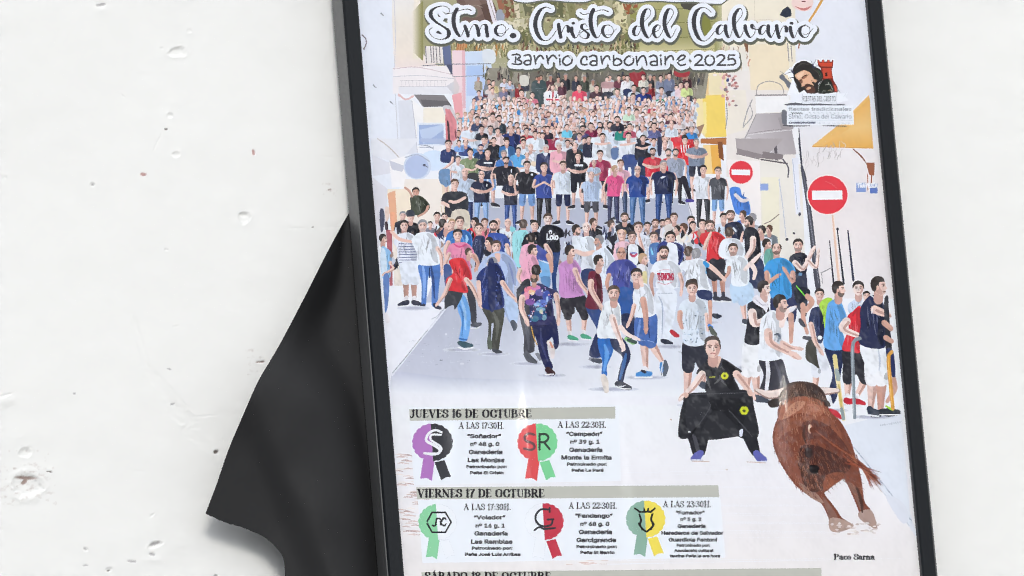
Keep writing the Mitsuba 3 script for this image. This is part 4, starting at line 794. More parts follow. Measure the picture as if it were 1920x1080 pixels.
# mid crowd figures, one after another towards the front
zone(*ZE)
fg(); head(310,200,74,'f','n'); torso('4a83cc',(230,310),(390,310),(470,380),(480,520),(420,560),(120,560),(120,420),(150,350)); S('a9d2f4',[20,40,20],(400,380),(410,430),(400,480)); arm([(150,480),(110,600),(130,760)],66)
fg(); head(1190,230,68,'b','n'); torso('a6e0e8',(1100,320),(1230,310),(1260,400),(1230,560),(1180,800),(1080,800),(1040,600),(1040,380))
fg(); head(775,250,70,'f','k',beard=1); torso('4b63ad',(700,370),(870,350),(970,410),(1010,540),(930,560),(920,660),(760,560)); arm([(960,520),(985,600),(1000,700)],64)
fg(); head(1345,245,68,'f','k'); torso('31343e',(1230,370),(1390,330),(1420,420),(1440,540),(1180,540),(1190,440))
fg(); head(1530,160,76,'f','n',SKP,up=.14); P('2f4c80',(1560,560),(1700,560),(1640,1000),(1680,1300),(1610,1300),(1580,900)); torso('30313b',(1470,250),(1610,240),(1730,300),(1750,400),(1690,420),(1700,600),(1560,610),(1500,560),(1380,540),(1400,380)); arm([(1500,520),(1570,640),(1580,780)],62); TXT('eef1f8','Lolo',1512,1672,440,78,'b'); E('eef1f8',1565,335,24,30); E('30313b',1565,345,10,12)
fg(); head(575,290,72,'f','n',glasses=0); torso('414a6e',(520,400),(640,390),(660,480),(640,620),(600,760),(530,760),(480,560)); 
for k in range(4): E('d9dcea',540-k*8,440+k*30,5,5)
arm([(490,640),(540,700),(560,820)],56)
fg(); head(715,480,70,'l','k'); S('3a3b46',[60,80],(660,600),(700,640))
fg(); head(815,540,80,'f','n',neck=1); torso('b9c9ec',(780,620),(900,610),(1020,680),(1100,820),(1110,1078),(1060,1078),(1060,1400),(900,1500),(880,1100),(640,1000),(560,880),(620,740)); P('e6c3b8',(790,640),(870,640),(850,760)); S('8a95c0',[14,30,14],(990,760),(1030,900),(1060,1060)); S('9fb0dc',[10,26,12],(870,800),(900,950),(890,1078)); P('a9b9d8',(900,1300),(1080,1200),(1060,1560),(980,1560))
fg(); head(280,380,78,'f','k',SK); torso('e797b8',(210,490),(390,480),(490,570),(510,680),(450,720),(480,960),(440,1000),(200,960),(200,700),(120,660),(150,540)); S('d6608e',[18,26,18],(230,500),(300,540),(400,510)); arm([(160,640),(110,780),(180,860)],60); arm([(490,660),(560,760),(540,820)],56,SKT); P('55679a',(90,800),(190,820),(190,1078),(110,1078))
for k in range(5): S('d77fa8',[4,8,4],(230+k*50,640),(220+k*54,880))
zone(*ZH)
fg(); head(500,250,72,'f','k'); torso('e6ebf8',(440,360),(560,340),(670,420),(690,560),(690,775),(430,775),(400,560),(350,480),(400,380)); 
for k in range(8): S('686f98',[9,12,9],(425,495+k*38),(560,500+k*37),(690,492+k*38))
S('ecc9be',[40,48,40],(320,330),(430,430),(600,470)); 
for sx in(530,640): leg([(sx,800),(sx-10,1010),(sx,1300)],130,'e3eaf8',1,'b9968c','3f4354',toe=1 if sx>600 else -1,sock='e6e4ea')
P('e6edf9',(440,775),(700,770),(705,1040),(620,1048),(590,900),(560,1050),(490,1040))
fg(); head(755,250,78,'f','g',SK,beard=2); P('5f86c8',(700,775),(985,770),(980,1100),(950,1340),(880,1340),(880,1000),(830,960),(800,1340),(740,1340),(740,1050)); S('8fb2e8',[30,50,30],(760,820),(780,1000),(770,1240)); S('40598f',[20,40,20],(870,800),(900,1000),(920,1250)); S('37507e',[14,20],(850,830),(850,960)); S('44485a',[50,60,30],(770,1350),(740,1380),(720,1390)); S('44485a',[50,60,40],(920,1340),(950,1370),(1000,1390))
torso('ebf1fb',(690,350),(820,330),(930,390),(980,520),(1000,560),(960,600),(985,780),(690,785),(680,640),(600,460),(650,380)); arm([(960,560),(1010,660),(1020,860)],62)
zone(*ZF)
fg(); head(75,310,74,'r','k',beard=1,bald=0); torso('e3e8f3',(20,400),(130,390),(200,420),(300,480),(330,560),(300,680),(330,860),(150,870),(140,620),(40,560)); head(215,270,72,'f','w',SKP,bald=1); torso('e9f0fa',(110,420),(250,390),(330,440),(330,620),(120,620),(20,560),(40,440),n=3); S(SK,[60,70,54],(70,600),(190,640),(320,610)); P('3f4a72',(150,870),(330,860),(330,1100),(180,1078))
fg(); head(935,280,78,'f','n',neck=0); torso('e9eefa',(900,400),(1000,370),(1080,420),(1160,560),(1080,580),(1080,760),(930,700)); arm([(1000,600),(960,460),(930,350)],54,hand=1)
fg(); head(1150,410,72,'f','n'); torso('5f86c0',(1090,520),(1220,490),(1230,620),(1190,760),(1100,760)); S('8fd0ee',[18,30],(1110,560),(1130,640))
fg(); head(705,370,78,'f','b',SK,bald=1); torso('eec9d6',(640,480),(790,470),(840,560),(800,740),(600,740),(600,560))
fg(); head(850,410,74,'f','n'); torso('393b46',(790,520),(920,510),(1000,580),(1020,640),(960,780),(780,760),(770,600)); P('eef2fa',(800,520),(915,520),(935,620),(920,780),(810,760)); S('c85a78',[26,36,26],(825,640),(870,670),(915,640)); S('5a6abf',[18,18],(830,625),(905,625))
fg(); head(1380,420,86,'f','k'); torso('434d8c',(1280,460),(1340,480),(1460,480),(1550,540),(1560,660),(1480,800),(1200,800),(1190,640),(1210,520)); P('e9eff9',(1330,500),(1440,500),(1475,560),(1480,800),(1350,780)); arm([(1220,640),(1215,720),(1220,800)],56)
fg(); head(1000,715,80,'r','b',bald=0); torso('e9eaf2',(920,800),(1040,800),(1080,900),(1070,1078),(940,1078)); P('e0d6a8',(985,900),(1050,890),(1050,1060),(990,1078))
fg(); head(390,460,78,'l','g',skin=SKT,beard=1); torso('e4ecf9',(380,580),(470,545),(560,630),(610,740),(560,900),(440,1078),(330,800),(300,640))
fg(); head(700,630,88,'f','g',SKT,bald=1,glasses=1); P('44609c',(620,1060),(860,1040),(880,1500),(870,1800),(780,1800),(760,1400),(640,1300)); torso('595fa8',(620,730),(790,715),(880,780),(910,830),(840,880),(810,1090),(790,1150),(600,1140),(580,960),(490,920),(520,820)); arm([(530,930),(500,1050),(540,1180)],62,SKT)
fg(); head(1290,620,84,'f','k',beard=1); torso('ecf1fa',(1200,740),(1380,720),(1490,790),(1550,880),(1480,940),(1470,1110),(1190,1110),(1190,930),(1100,890),(1140,800)); TXT('b9445c','THINKING',1196,1424,1000,92,'b'); S('d8a0ae',[8,10,8],(1200,1030),(1310,1060),(1420,1020)); S('e0b4be',[6,8,6],(1200,880),(1310,850),(1415,880)); arm([(1130,920),(1110,1030),(1130,1150)],60,'caa396'); arm([(1510,920),(1540,1040),(1530,1150)],60); 
zone(1160,500,3.2)
P('e6edf8',(225,150),(345,150),(330,330),(300,440),(262,440),(280,300),(262,260),(250,440),(215,440)); S('b9c4d8',[5,9,5],(240,180),(262,240),(260,400)); L('b5bfd0',4,(232,160),(322,160)); S('3d4150',[24,34,20],(262,445),(290,455),(316,462)); S('c0424c',[26,30,20],(318,390),(340,410),(355,415)); 
zone(*ZF)
fg(); head(1630,610,76,'b','n'); head(1735,640,80,'b','g'); torso('edf2fb',(1650,720),(1800,700),(1890,790),(1900,1000),(1930,1150),(1620,1180),(1590,900),(1500,820),(1560,740)); S('6ab0e4',[30,50,30],(1850,760),(1890,830),(1880,900))
zone(*ZG)
fg(); head(155,260,80,'f','n',beard=1); torso('d8474f',(60,350),(240,330),(350,400),(370,460),(320,520),(340,740),(120,750),(110,560),(20,480),(20,380)); arm([(80,560),(110,470),(140,400)],60)
for sx in(200,310): leg([(sx,760),(sx+10,960),(sx+30,1240)],120,'3b3b44',1,'b98d80','4a4d5a',sock='4a4d5a')
P('3b3b44',(120,750),(350,740),(370,960),(140,980)); arm([(330,480),(370,560),(350,640)],50)
fg(); head(440,115,74,'f','n',beard=1,up=.12); torso('393e58',(380,220),(530,190),(610,260),(620,440),(400,440),(360,300)); L('e0e4ee',[24,30],(480,280),(510,320))
fg(); head(690,200,76,'l','k',beard=1); P('414a68',(690,720),(880,720),(900,1078),(700,1078)); torso('343640',(640,290),(730,265),(820,330),(855,500),(850,700),(760,790),(680,740),(640,560),(630,400)); arm([(750,430),(740,560),(660,680)],90,SKP)
fg(); head(420,340,72,'b','n'); torso('eaf0fa',(360,430),(480,420),(580,460),(640,580),(600,700),(340,700),(270,620),(300,490)); arm([(590,460),(590,420),(600,380)],44)
fg(); head(475,580,80,'f','n',beard=2); 
for a in((560,1120,600,1300,640,1560),(640,1110,700,1280,760,1500)): leg([(a[0],a[1]),(a[2],a[3]),(a[4],a[5])],130,'c3d9f2',1,SK,'5b606c')
P('c6dcf4',(440,1050),(720,1040),(760,1300),(620,1310),(600,1200),(520,1310),(460,1290)); torso('ecf2fb',(420,680),(560,660),(650,700),(690,800),(680,1060),(460,1070),(450,900),(360,900),(380,760)); arm([(420,830),(410,900),(360,970)],56,SKT)
part('printed_crowd'); S(SKP,[50,60,40],(640,850),(760,730),(850,640)); S(SKP,[70,60,44],(740,800),(780,880),(760,980)); S(SK,[70,64,44],(100,770),(220,860),(360,1000)); S('4fa0dd',[50,60],(80,760),(120,800))
fg(); head(940,510,76,'r','k'); torso('80b7ab',(920,590),(1010,570),(1040,660),(1000,760),(930,800),(900,740))
fg(); head(1375,520,82,'f','k',beard=2); P('454a5c',(1290,900),(1480,860),(1490,1500),(1320,1300)); torso('333645',(1310,640),(1440,620),(1510,690),(1500,780),(1480,900),(1340,900),(1250,720)); R('7aa0c4',1380,900,1430,940); arm([(1330,760),(1440,840),(1560,620)],80,SKP); arm([(1500,720),(1620,820),(1650,640)],62,SKP)
fg(); head(1075,575,84,'f','n',beard=1,up=.14,bald=1); P('3c4468',(1010,1200),(1320,1180),(1340,1560),(1220,1560),(1190,1400),(1150,1560),(1020,1560)); torso('52a6e4',(1000,720),(1150,690),(1280,760),(1340,880),(1260,920),(1280,1240),(1000,1240),(990,920),(900,880),(930,780)); arm([(940,900),(960,1020),(1060,960)],72,SKT); arm([(1300,900),(1300,1020),(1210,890)],70,SKT); S('3f88c4',[8,14,8],(1110,760),(1115,1000),(1110,1220))
# ---- legs and runners
part('printed_crowd'); zone()
for (x,y,w) in ((775,578,26),(865,656,30),(925,664,26),(990,682,30),(1032,704,24),(1070,646,30),(1115,688,26),(1150,730,40),(1210,708,36),(1255,650,26),(1300,660,24),(1325,605,24),(1400,690,30),(1440,745,40),(1560,770,26),(1640,782,34),(1300,760,26)):
    for k in range(3): E(mixc('d9dde9','b2b6c8',k/2.5),x,y,w*(1.2-.3*k),4.4-1.2*k)
zone(690,540,6.194)
part('printed_crowd')
P('4b4d56',(1140,0),(1230,20),(1260,380),(1200,400),(1180,250)); S('5a5d68',[40,60,40],(1210,430),(1260,430),(1300,420)); S('f0f1f6',10,(1195,470),(1260,470),(1300,450)); P('bcd0ee',(1600,100),(1740,160),(1730,400),(1660,400),(1600,240)); S('5d6470',[60,70,40],(1680,400),(1700,440),(1700,480)); 
fg(); 
# man in red shirt, seen half from behind
P('7db1ea',(1030,80),(1120,90),(1180,250),(1190,400),(1150,600),(1060,600),(1085,400),(1040,250)); S('a4ccf6',[20,40,20],(1080,130),(1120,280),(1130,480)); S('5a8fd0',[14,24,12],(1060,200),(1100,330),(1090,560)); S('4a78b8',[20,20],(1060,590),(1145,605))
S('4d6672',[50,76,40],(1060,640),(1120,660),(1205,670)); S('f0f2f8',16,(1045,690),(1130,712),(1215,692))
P('4a4e55',(910,30),(1080,20),(1090,100),(1010,250),(990,200),(930,220),(890,235)); 
zone(660,500,3.692)
torso('e0464e',(670,-40),(760,-60),(800,-10),(830,80),(790,110),(800,180),(700,170),(660,160),(650,90),(700,40)); head(805,-95,30,'r','n',SK,bald=1); arm([(790,90),(830,140),(880,250)],34); arm([(680,90),(640,190),(600,245)],30,SK)
zone(*ZE); 
fg(); head(760,770,86,'b','g'); zone(690,540,6.194); P('565750',(1330,225),(1560,225),(1580,330),(1540,560),(1510,730),(1440,720),(1440,560),(1460,420),(1430,430),(1430,600),(1420,700),(1385,690),(1395,500),(1390,380)); S('6f706a',[20,50,20],(1440,260),(1500,400),(1490,600)); S('6b7368',[40,60,40],(1405,580),(1410,640),(1420,700)); S('d5d6de',14,(1430,735),(1500,758)); S('4d505a',[40,50,20],(1460,725),(1500,740),(1550,745))
zone(660,500,3.692)
torso('39467f',(920,5),(1000,-25),(1040,30),(1060,100),(1030,120),(1050,280),(900,285),(890,130),(860,90),(880,40)); 
for k in range(60): S(random.choice(['5566ac','2c3763','6f80c4','4a59a0']),[2,4.5,2],(895+random.random()*150,10+random.random()*260),(895+random.random()*150,10+random.random()*260)) if 0 else E(random.choice(['5566ac','2c3763','6f80c4','323d70']),900+random.random()*140,20+random.random()*255,random.uniform(2,7),random.uniform(4,13))
P('2f3a68',(940,-20),(985,-25),(990,280),(945,280)); arm([(1040,110),(1080,170),(1130,225)],36); S(SK,[32,28,20],(875,110),(880,180),(890,260))
zone(*ZE)
fg(); head(1300,420,70,'b','k'); torso('efb9cf',(1200,510),(1330,500),(1400,540),(1380,800),(1150,800),(1150,600)); P('5763ac',(1370,520),(1450,560),(1530,640),(1530,780),(1390,760)); P('88b9e6',(1390,740),(1540,760),(1560,970),(1440,980),(1390,900)); S(SKT,[66,60,46],(1530,660),(1570,780),(1580,880)); P('6f9ac8',(1430,960),(1560,960),(1550,1100),(1470,1100)); S('e0e4f4',[10,16],(1400,720),(1540,770))
fg(); head(1315,595,82,'r','k'); torso('efb4cc',(1220,680),(1330,650),(1400,760),(1390,900),(1300,1010),(1140,1010),(1150,840)); arm([(1150,860),(1120,960),(1170,1060)],60)
fg(); head(1365,870,80,'b','k',neck=0); P('3b3a42',(1150,1060),(1260,980),(1290,1078),(1300,1300),(1200,1340),(1150,1250))
zone(960,500,4.5); P('4c4c55',(40,190),(150,180),(190,400),(190,640),(180,720),(100,720),(100,600),(60,400)); S('62646e',[14,30,14],(100,420),(130,560),(140,700)); S('5c5f68',[50,60,30],(120,740),(150,780),(200,805)); S('8c8f9a',[30,40],(210,740),(240,775))
fg()
# galaxy t-shirt runner
P('2f3560',(290,440),(360,420),(395,620),(380,690),(350,690),(340,600),(250,560)); P('31355c',(180,490),(330,490),(360,560),(300,640),(310,760),(345,850),(290,870),(240,760),(210,640)); S('484d78',[10,24,10],(240,520),(250,650),(300,800)); S('e8dfe0',[40,50,36],(310,640),(335,700),(340,760)); S('d9a08f',[16,20],(320,640),(340,680)); S('4a3438',[50,60,40],(300,870),(320,890),(345,900)); S('eceaf0',10,(280,912),(350,908)); S('d9a85c',8,(158,490),(180,590),(210,660))
torso('3f3f6c',(120,190),(220,140),(310,180),(385,210),(385,250),(340,270),(350,420),(290,500),(150,500),(150,360),(110,290),(60,290),(80,220),side=0,n=0)
for (c,x,y,rx,ry) in(('e58a9c',150,200,50,34),('f2c6a0',165,215,30,22),('e9a0b8',120,250,26,36),('d88fc0',200,180,40,24),('f6e2c8',172,228,16,14),('8a5fa8',150,300,40,28),('7d6fb0',230,220,36,30),('4f5fae',290,250,34,50),('6f86d0',250,310,50,32),('9ac0ea',210,320,30,16),('3c5f8c',240,400,56,50),('86b0c8',240,360,40,18),('c8d4c0',245,380,16,20),('4f7f9a',190,440,36,26),('dce6d8',250,390,8,10),('8fb4c8',270,430,20,24),('2c3050',310,360,26,60),('a9c4e8',295,275,10,26)): E(c,x,y,rx,ry)
for k in range(46): E(random.choice(['f6e0e6','e0e6f8','c9a8dc','9ab8ec','5a4a8a','f0b0b8']),random.uniform(110,330),random.uniform(170,480),random.uniform(3,8),random.uniform(3,8))
S('2f3148',8,(150,498),(220,504),(290,498))
head(185,105,38,'b','n',SKT); E('c9a192',182,85,22,18); arm([(85,260),(80,350),(115,440)],52); arm([(370,240),(390,340),(390,440)],46)
zone(960,500,4.5)
fg()
# mauve shirt, black shorts
for a in((460,300,470,420,490,590),(570,300,610,420,600,580)): leg([(a[0],a[1]),(a[2],a[3]),(a[4],a[5])],74,'3a3840',1,SK,'5fae90',sock='e9e6ea')
P('3a3840',(415,250),(610,240),(625,370),(560,390),(530,340),(520,400),(425,390)); torso('cf9ad0',(430,-40),(520,-60),(580,20),(570,90),(600,220),(600,245),(410,258),(400,80),(390,0)); arm([(530,30),(570,130),(630,210)],46); 
for k in range(7): S('b883bc',[3,6,3],(430+k*20,60),(440+k*22,210))
zone(*ZE); head(1835,610,86,'r','k')
zone(960,500,4.5)
fg()
# maroon shirt
P('43598c',(620,340),(750,340),(760,480),(720,560),(690,640),(760,760),(650,750),(690,600),(720,540)); P('3b4468',(650,750),(690,600),(720,560),(760,620),(750,750)); S('9a9ca8',[30,40],(660,780),(740,795)); S('5a5d6a',[30,40],(680,790),(740,800)); torso('7b3a4b',(660,40),(720,50),(755,120),(755,340),(620,345),(640,220),(640,100)); arm([(665,130),(670,200),(745,330)],54)
zone(*ZF); head(385,745,86,'r','k')
zone(960,500,4.5)
fg()
P('3f66a8',(900,190),(1000,200),(1010,400),(990,420),(920,410)); P('333c5c',(920,410),(1030,420),(1030,590),(960,590)); S('9ad08a',[30,40],(960,610),(1020,640)); S('4a5f58',[26,30],(980,620),(1040,640))
fg()
# light t-shirt, denim shorts, blue trainers
for a in((1100,440,1110,620,1130,880),(1170,440,1170,640,1260,790)): leg([(a[0],a[1]),(a[2],a[3]),(a[4],a[5])],110,'5575b4',1,SK,None)
S('e6e6ee',[44,40],(1120,860),(1140,890)); S('5a93cf',[40,56,40],(1060,912),(1110,905),(1165,905)); S('eef0f6',12,(1035,935),(1180,935)); S('35384a',[20,26],(1095,880),(1120,890)); S('6a7280',[30,64,50],(1290,800),(1290,850),(1280,905)); S('5a93cf',[20,34,20],(1258,815),(1260,850),(1265,890)); S('eef0f6',8,(1275,800),(1262,870),(1270,920)); 
P('5676b6',(1045,420),(1210,405),(1220,500),(1200,640),(1140,620),(1130,560),(1120,625),(1040,610)); S('7e9cd6',[14,26,12],(1080,450),(1070,520),(1060,590)); S('40598f',[10,18,10],(1150,430),(1150,520),(1160,600)); S('9ab0d8',6,(1050,612),(1120,626)); S('9ab0d8',6,(1140,622),(1200,640))
torso('eaeff8',(1050,170),(1120,140),(1170,200),(1200,300),(1200,410),(1040,425),(1020,300),(1020,220)); arm([(1105,280),(1125,400),(1128,500)],54,SKT); arm([(1030,330),(1010,410),(985,470)],40,SK); head(1050,80,58,'f','k',neck=1); S(SK,[40,30],(1085,110),(1095,160))
fg()
# white t-shirt, skinny jeans, looking back
P('3f78c4',(730,600),(850,610),(850,720),(800,840),(800,920),(755,920),(760,800),(730,700)); S('6ea4e2',[16,40,18],(780,660),(800,740),(775,880)); P('39415f',(830,600),(930,600),(1000,740),(960,870),(935,975),(890,970),(910,850),(930,760),(850,690)); S('4f73a8',[20,34,16],(960,740),(940,830),(910,950)); S('e6ded8',[50,60,40],(770,930),(785,980),(795,1050)); S('4a4d58',[50,64,40],(890,990),(930,1005),(990,1025)); S('eef0f6',10,(870,1008),(930,1030),(995,1032)); S('d8dae2',[6,12,4],(900,1010),(930,1012),(960,1000))
torso('edf2f9',(790,300),(860,285),(910,330),(920,470),(910,600),(820,605),(720,595),(730,460),(760,360)); arm([(845,430),(880,540),(920,640)],58,SKP); S(SKP,[40,36,26],(915,510),(970,570),(1050,610)); S(SKP,[26,20],(1040,600),(1075,620)); S(SKP,[24,30,16],(920,640),(935,690),(930,715)); head(858,230,62,'f','n',SK,beard=2)
zone(1260,520,6)
fg()
# pale patterned shirt, dark shorts
for a in((190,760,180,1010,160,1350),(330,760,340,960,350,1200)): leg([(a[0],a[1]),(a[2],a[3]),(a[4],a[5])],150,'3b3c48',1,SK,'5a5f6c')
P('3b3c48',(130,740),(390,735),(400,1000),(300,1020),(260,960),(220,1020),(130,1010)); torso('dfe8f4',(180,240),(290,230),(380,280),(410,400),(370,430),(390,740),(130,745),(120,440),(70,420),(90,300)); 
for k in range(44): E(random.choice(['aebfd4','8a9ab0','c3d4ea','6d7c90']),random.uniform(120,390),random.uniform(340,740) if k%3 else random.uniform(610,740),random.uniform(4,13),random.uniform(4,12))
arm([(90,400),(85,480),(110,570)],62,SKT,hand=0); arm([(385,420),(395,520),(400,600)],44,SK,hand=0); head(225,130,78,'f','r'); P('4f4540',(150,110),(160,50),(210,20),(270,20),(285,80),(250,60),(180,70))
P('39456c',(285,150),(440,160),(440,280),(400,260),(300,230)); S('39404f',[50,60,30],(470,430),(510,440),(545,440)); S(SKT,[50,40,30],(425,280),(430,400),(430,520)); S('5a8fdc',[34,50],(415,540),(440,570)); S('6a7068',[44,60,40],(430,570),(460,620),(490,645))
fg()
# black polo with neckerchief, white shorts
for a in((860,900,850,1060,830,1300),(930,900,930,1060,960,1350)): leg([(a[0],a[1]),(a[2],a[3]),(a[4],a[5])],150,'f0f2f8',1,SK,'555b68')
P('f0f3f9',(810,720),(985,730),(970,1000),(800,980)); torso('3a3b43',(880,280),(960,260),(1080,330),(1090,480),(990,560),(980,750),(820,740),(830,600),(850,440),(845,320)); arm([(900,400),(930,520),(1040,480)],100,SKP,hand=0); head(1030,130,84,'r','k',SKP); P('eceaf2',(900,250),(960,200),(1040,280),(1110,290),(1080,330),(1060,400),(1020,350),(950,310)); S('b8b4c4',[5,12,5],(940,250),(1010,310),(1080,310))
fg()
# white printed t-shirt, dark striped joggers
P('45454f',(980,930),(1220,910),(1290,1100),(1330,1260),(1240,1290),(1100,1290),(980,1290),(1030,1100)); S('eceef6',[40,50,40],(1070,940),(1080,1080),(1060,1280)); S('5f5f6c',[20,40,20],(1160,960),(1210,1090),(1230,1240)); torso('eef2fa',(1040,420),(1140,370),(1220,450),(1240,600),(1240,780),(1220,920),(980,930),(980,760),(990,520)); S('8f98a8',[20,40,16],(1170,640),(1210,660),(1190,720)); S('5d6878',[10,24,10],(1150,650),(1190,640),(1220,690)); arm([(1080,620),(1110,740),(1340,860)],96,SK); arm([(1240,740),(1330,790),(1400,800)],60,SK); S(SKP,[60,70,50],(1230,540),(1250,460),(1330,370)); S(SKP,[50,40,24],(1290,380),(1340,350),(1390,330)); head(1215,300,96,'r','k',SK,beard=2)
fg()
zone(1480,500,3.6)
# group at the railing, right
P('2f3440',(40,150),(110,140),(140,180),(90,250),(40,230)); S('8ae05c',[6,10,6],(45,130),(80,170),(108,205)); S(SKT,[36,40,30],(120,200),(150,240),(110,300)); S(SKT,[36,30,22],(90,260),(95,360),(120,450)); S('5d6068',[24,30],(100,480),(145,488)); S(SKT,[40,34,24],(10,330),(12,420),(10,510)); P('e9eaf2',(0,280),(40,265),(38,290),(5,310)); S('4a4c58',[24,30,20],(70,360),(85,385),(100,400))
fg(); leg([(185,660),(180,720),(170,860)],70,'e6eaf4',1,SK,None); P('55544f',(120,510),(190,510),(205,680),(160,660),(110,620)); P('e6eaf4',(180,510),(240,500),(265,680),(205,690)); torso('3e476c',(160,280),(220,275),(240,360),(225,500),(190,510),(165,400),(130,390),(140,310)); arm([(145,390),(170,500),(205,560)],36,SK); E('f0f2f6',205,480,16,14); head(203,190,38,'f','k')
fg(); torso('b5e05a',(200,260),(240,215),(290,220),(270,300),(240,420),(225,330),side=0)
fg(); P('2f3a5c',(235,535),(370,555),(350,700),(320,880),(280,930),(270,820),(290,720)); S('3a456c',[20,40,20],(300,580),(310,700),(310,860)); torso('75b2ee',(270,240),(330,220),(370,290),(385,360),(340,400),(370,480),(360,560),(235,545),(240,400),(250,290)); head(330,155,52,'r','k',beard=1)
S('eceef4',[20,30],(270,880),(280,940)); S('c93a48',[26,40,24],(270,970),(310,990),(345,1020))
fg(); torso('cfdcf2',(400,250),(480,215),(490,290),(450,330),(400,310)); head(465,150,46,'f','k',SKP); bust(520,200,30,'e0e4ee',hair='k',d=2)
fg(); leg([(400,680),(395,760),(390,900)],80,'35353d',1,SK,'c93a48',sock='f0f0f6'); leg([(480,680),(510,760),(440,900)],80,'35353d',1,SK,'c93a48',sock='f0f0f6'); P('35353d',(360,560),(500,570),(530,710),(450,730),(380,720)); torso('dd414d',(430,300),(480,270),(490,420),(480,575),(420,575),(355,560),(380,470),(400,420),(390,340)); arm([(385,370),(360,420),(475,470)],56,SKP,hand=0)
fg(); leg([(560,670),(560,760),(550,950)],110,'f0f2f8',1,SK,None); leg([(630,670),(620,760),(615,960)],110,'f0f2f8',1,'cfa294',None); S('3f4858',[40,64,50],(540,960),(560,985),(600,995)); S('eef0f6',12,(510,1000),(600,1012)); S('3a4048',[40,60,40],(620,980),(670,985),(730,985)); S('a8d84a',[10,16,8],(650,940),(680,960),(700,970)); S('eef0f6',9,(610,1000),(740,1000))
P('eff2f9',(475,530),(640,530),(665,700),(610,715),(600,640),(590,715),(540,720)); S('ccd4e4',[8,14,8],(600,560),(610,640),(605,700)); torso('333a5c',(545,195),(610,215),(645,290),(645,420),(640,550),(475,525),(480,400),(480,280)); S('e6e8f2',8,(545,190),(590,225),(610,240)); arm([(575,290),(620,310),(670,330)],56,SK,hand=0); S('e9ebf4',[6,8],(560,280),(555,315)); head(600,135,62,'r','k')
P('3a3b44',(640,220),(665,200),(670,280),(680,420),(690,560),(650,560),(640,360)); S(SKT,[40,34],(640,380),(685,420)); S(SKT,[36,30],(650,480),(690,505)); P('39406a',(650,570),(700,570),(715,750),(690,740)); S(SKT,[30,34,26],(705,760),(710,830),(660,910))
part('printed_railing')
S('8f9aa4',[24,24,24,24,22],(475,485),(440,500),(425,560),(430,760),(440,1020)); S('b5bfc6',[6,7,6],(424,540),(424,760),(434,1010)); S('e0a84e',[24,26,24],(690,575),(668,620),(680,780),(698,960)); S('f2c87c',[5,7,5],(664,620),(676,780),(692,940)); S('efe0b8',[30,30,26],(305,605),(325,760),(365,1030)); S('e5d79c',[28,28],(305,605),(315,680)); S('a8b4b4',[28,30],(318,700),(330,760)); S('d8c47c',[10,20,10],(332,800),(345,900),(352,960)); S('9aa8a8',[22,24],(352,960),(364,1025))



Z7=(680,740,3.176); Z8=(1160,740,3.177)
# the man holding out a jacket
part(nxt('printed_person')); CAPE=_PART[0]
zone(1160,500,3.2)
P('2c2c33',(410,1000),(530,1000),(520,1110),(500,1135),(450,1135),(425,1060)); P('2c2c33',(740,1000),(815,1000),(845,1100),(845,1150),(800,1130),(760,1060)); P('56565e',(440,1010),(460,1010),(490,1120),(470,1120))
S('6d70b6',[40,54,36],(490,1120),(470,1140),(448,1152)); S('6d70b6',[40,54,36],(825,1120),(845,1145),(872,1158)); S('dfe2f0',10,(440,1160),(500,1162)); S('dfe2f0',10,(840,1172),(885,1170)); S('d9c9c2',6,(440,1168),(540,1170)); S('d9c9c2',6,(770,1172),(880,1178))
torso('37373d',(530,565),(580,545),(640,560),(700,600),(740,630),(690,660),(720,760),(530,760),(525,660),(465,645),(490,600),n=3); P('e8c9be',(560,545),(610,540),(612,580),(590,612),(572,580)); S('4c4c54',[10,16,8],(560,560),(575,600),(590,618)); S('4c4c54',[10,16,8],(620,555),(610,590),(592,618))
E('c6cc40',635,656,22,20); 
for k in range(6): E('d3d83e',635+14*math.cos(k*1.05),656+13*math.sin(k*1.05),10,9)
E('4a4c30',635,656,8,8); S('c9c94e',[4,6],(543,664),(576,662))
arm([(500,645),(450,715),(400,765)],44,SKP); arm([(705,645),(750,700),(785,750)],46,SK)
head(565,488,60,'f','n',SK,bald=2,beard=0); P('5f5652',(517,500),(513,460),(520,432),(545,418),(585,417),(603,436),(612,470),(610,500),(602,470),(594,446),(575,440),(545,442),(530,452),(524,475))
P('303136',(412,764),(600,752),(778,745),(812,850),(836,960),(838,1010),(800,1052),(715,1020),(700,1022),(560,1040),(480,1030),(420,985),(414,1030),(358,1020),(366,900),(385,820))
P('3a3b41',(420,790),(540,800),(560,860),(470,960),(420,980),(400,900)); P('232429',(550,800),(700,790),(760,820),(760,900),(720,960),(620,870),(560,860)); P('36373c',(560,880),(620,880),(700,960),(700,1015),(560,1035),(490,1010)); S('55565c',[4,8,4],(540,810),(545,850),(480,950)); S('55565c',[4,8,4],(660,860),(740,950),(800,1020)); S('1f2024',[6,12,6],(470,960),(440,1000),(430,1020)); S('4c4d53',[4,7,4],(420,770),(600,762),(770,756)); P('e2e8f6',(724,985),(744,975),(742,1012),(726,1020))
E('c6cc40',752,864,25,24)
for k in range(6): E('d6dc3c',752+16*math.cos(k*1.05),864+16*math.sin(k*1.05),12,11)
E('4a4c30',752,866,10,9)
P('e6c4b8',(385,765),(405,755),(420,772),(400,790)); P('e6c4b8',(770,745),(795,748),(800,775),(780,775))
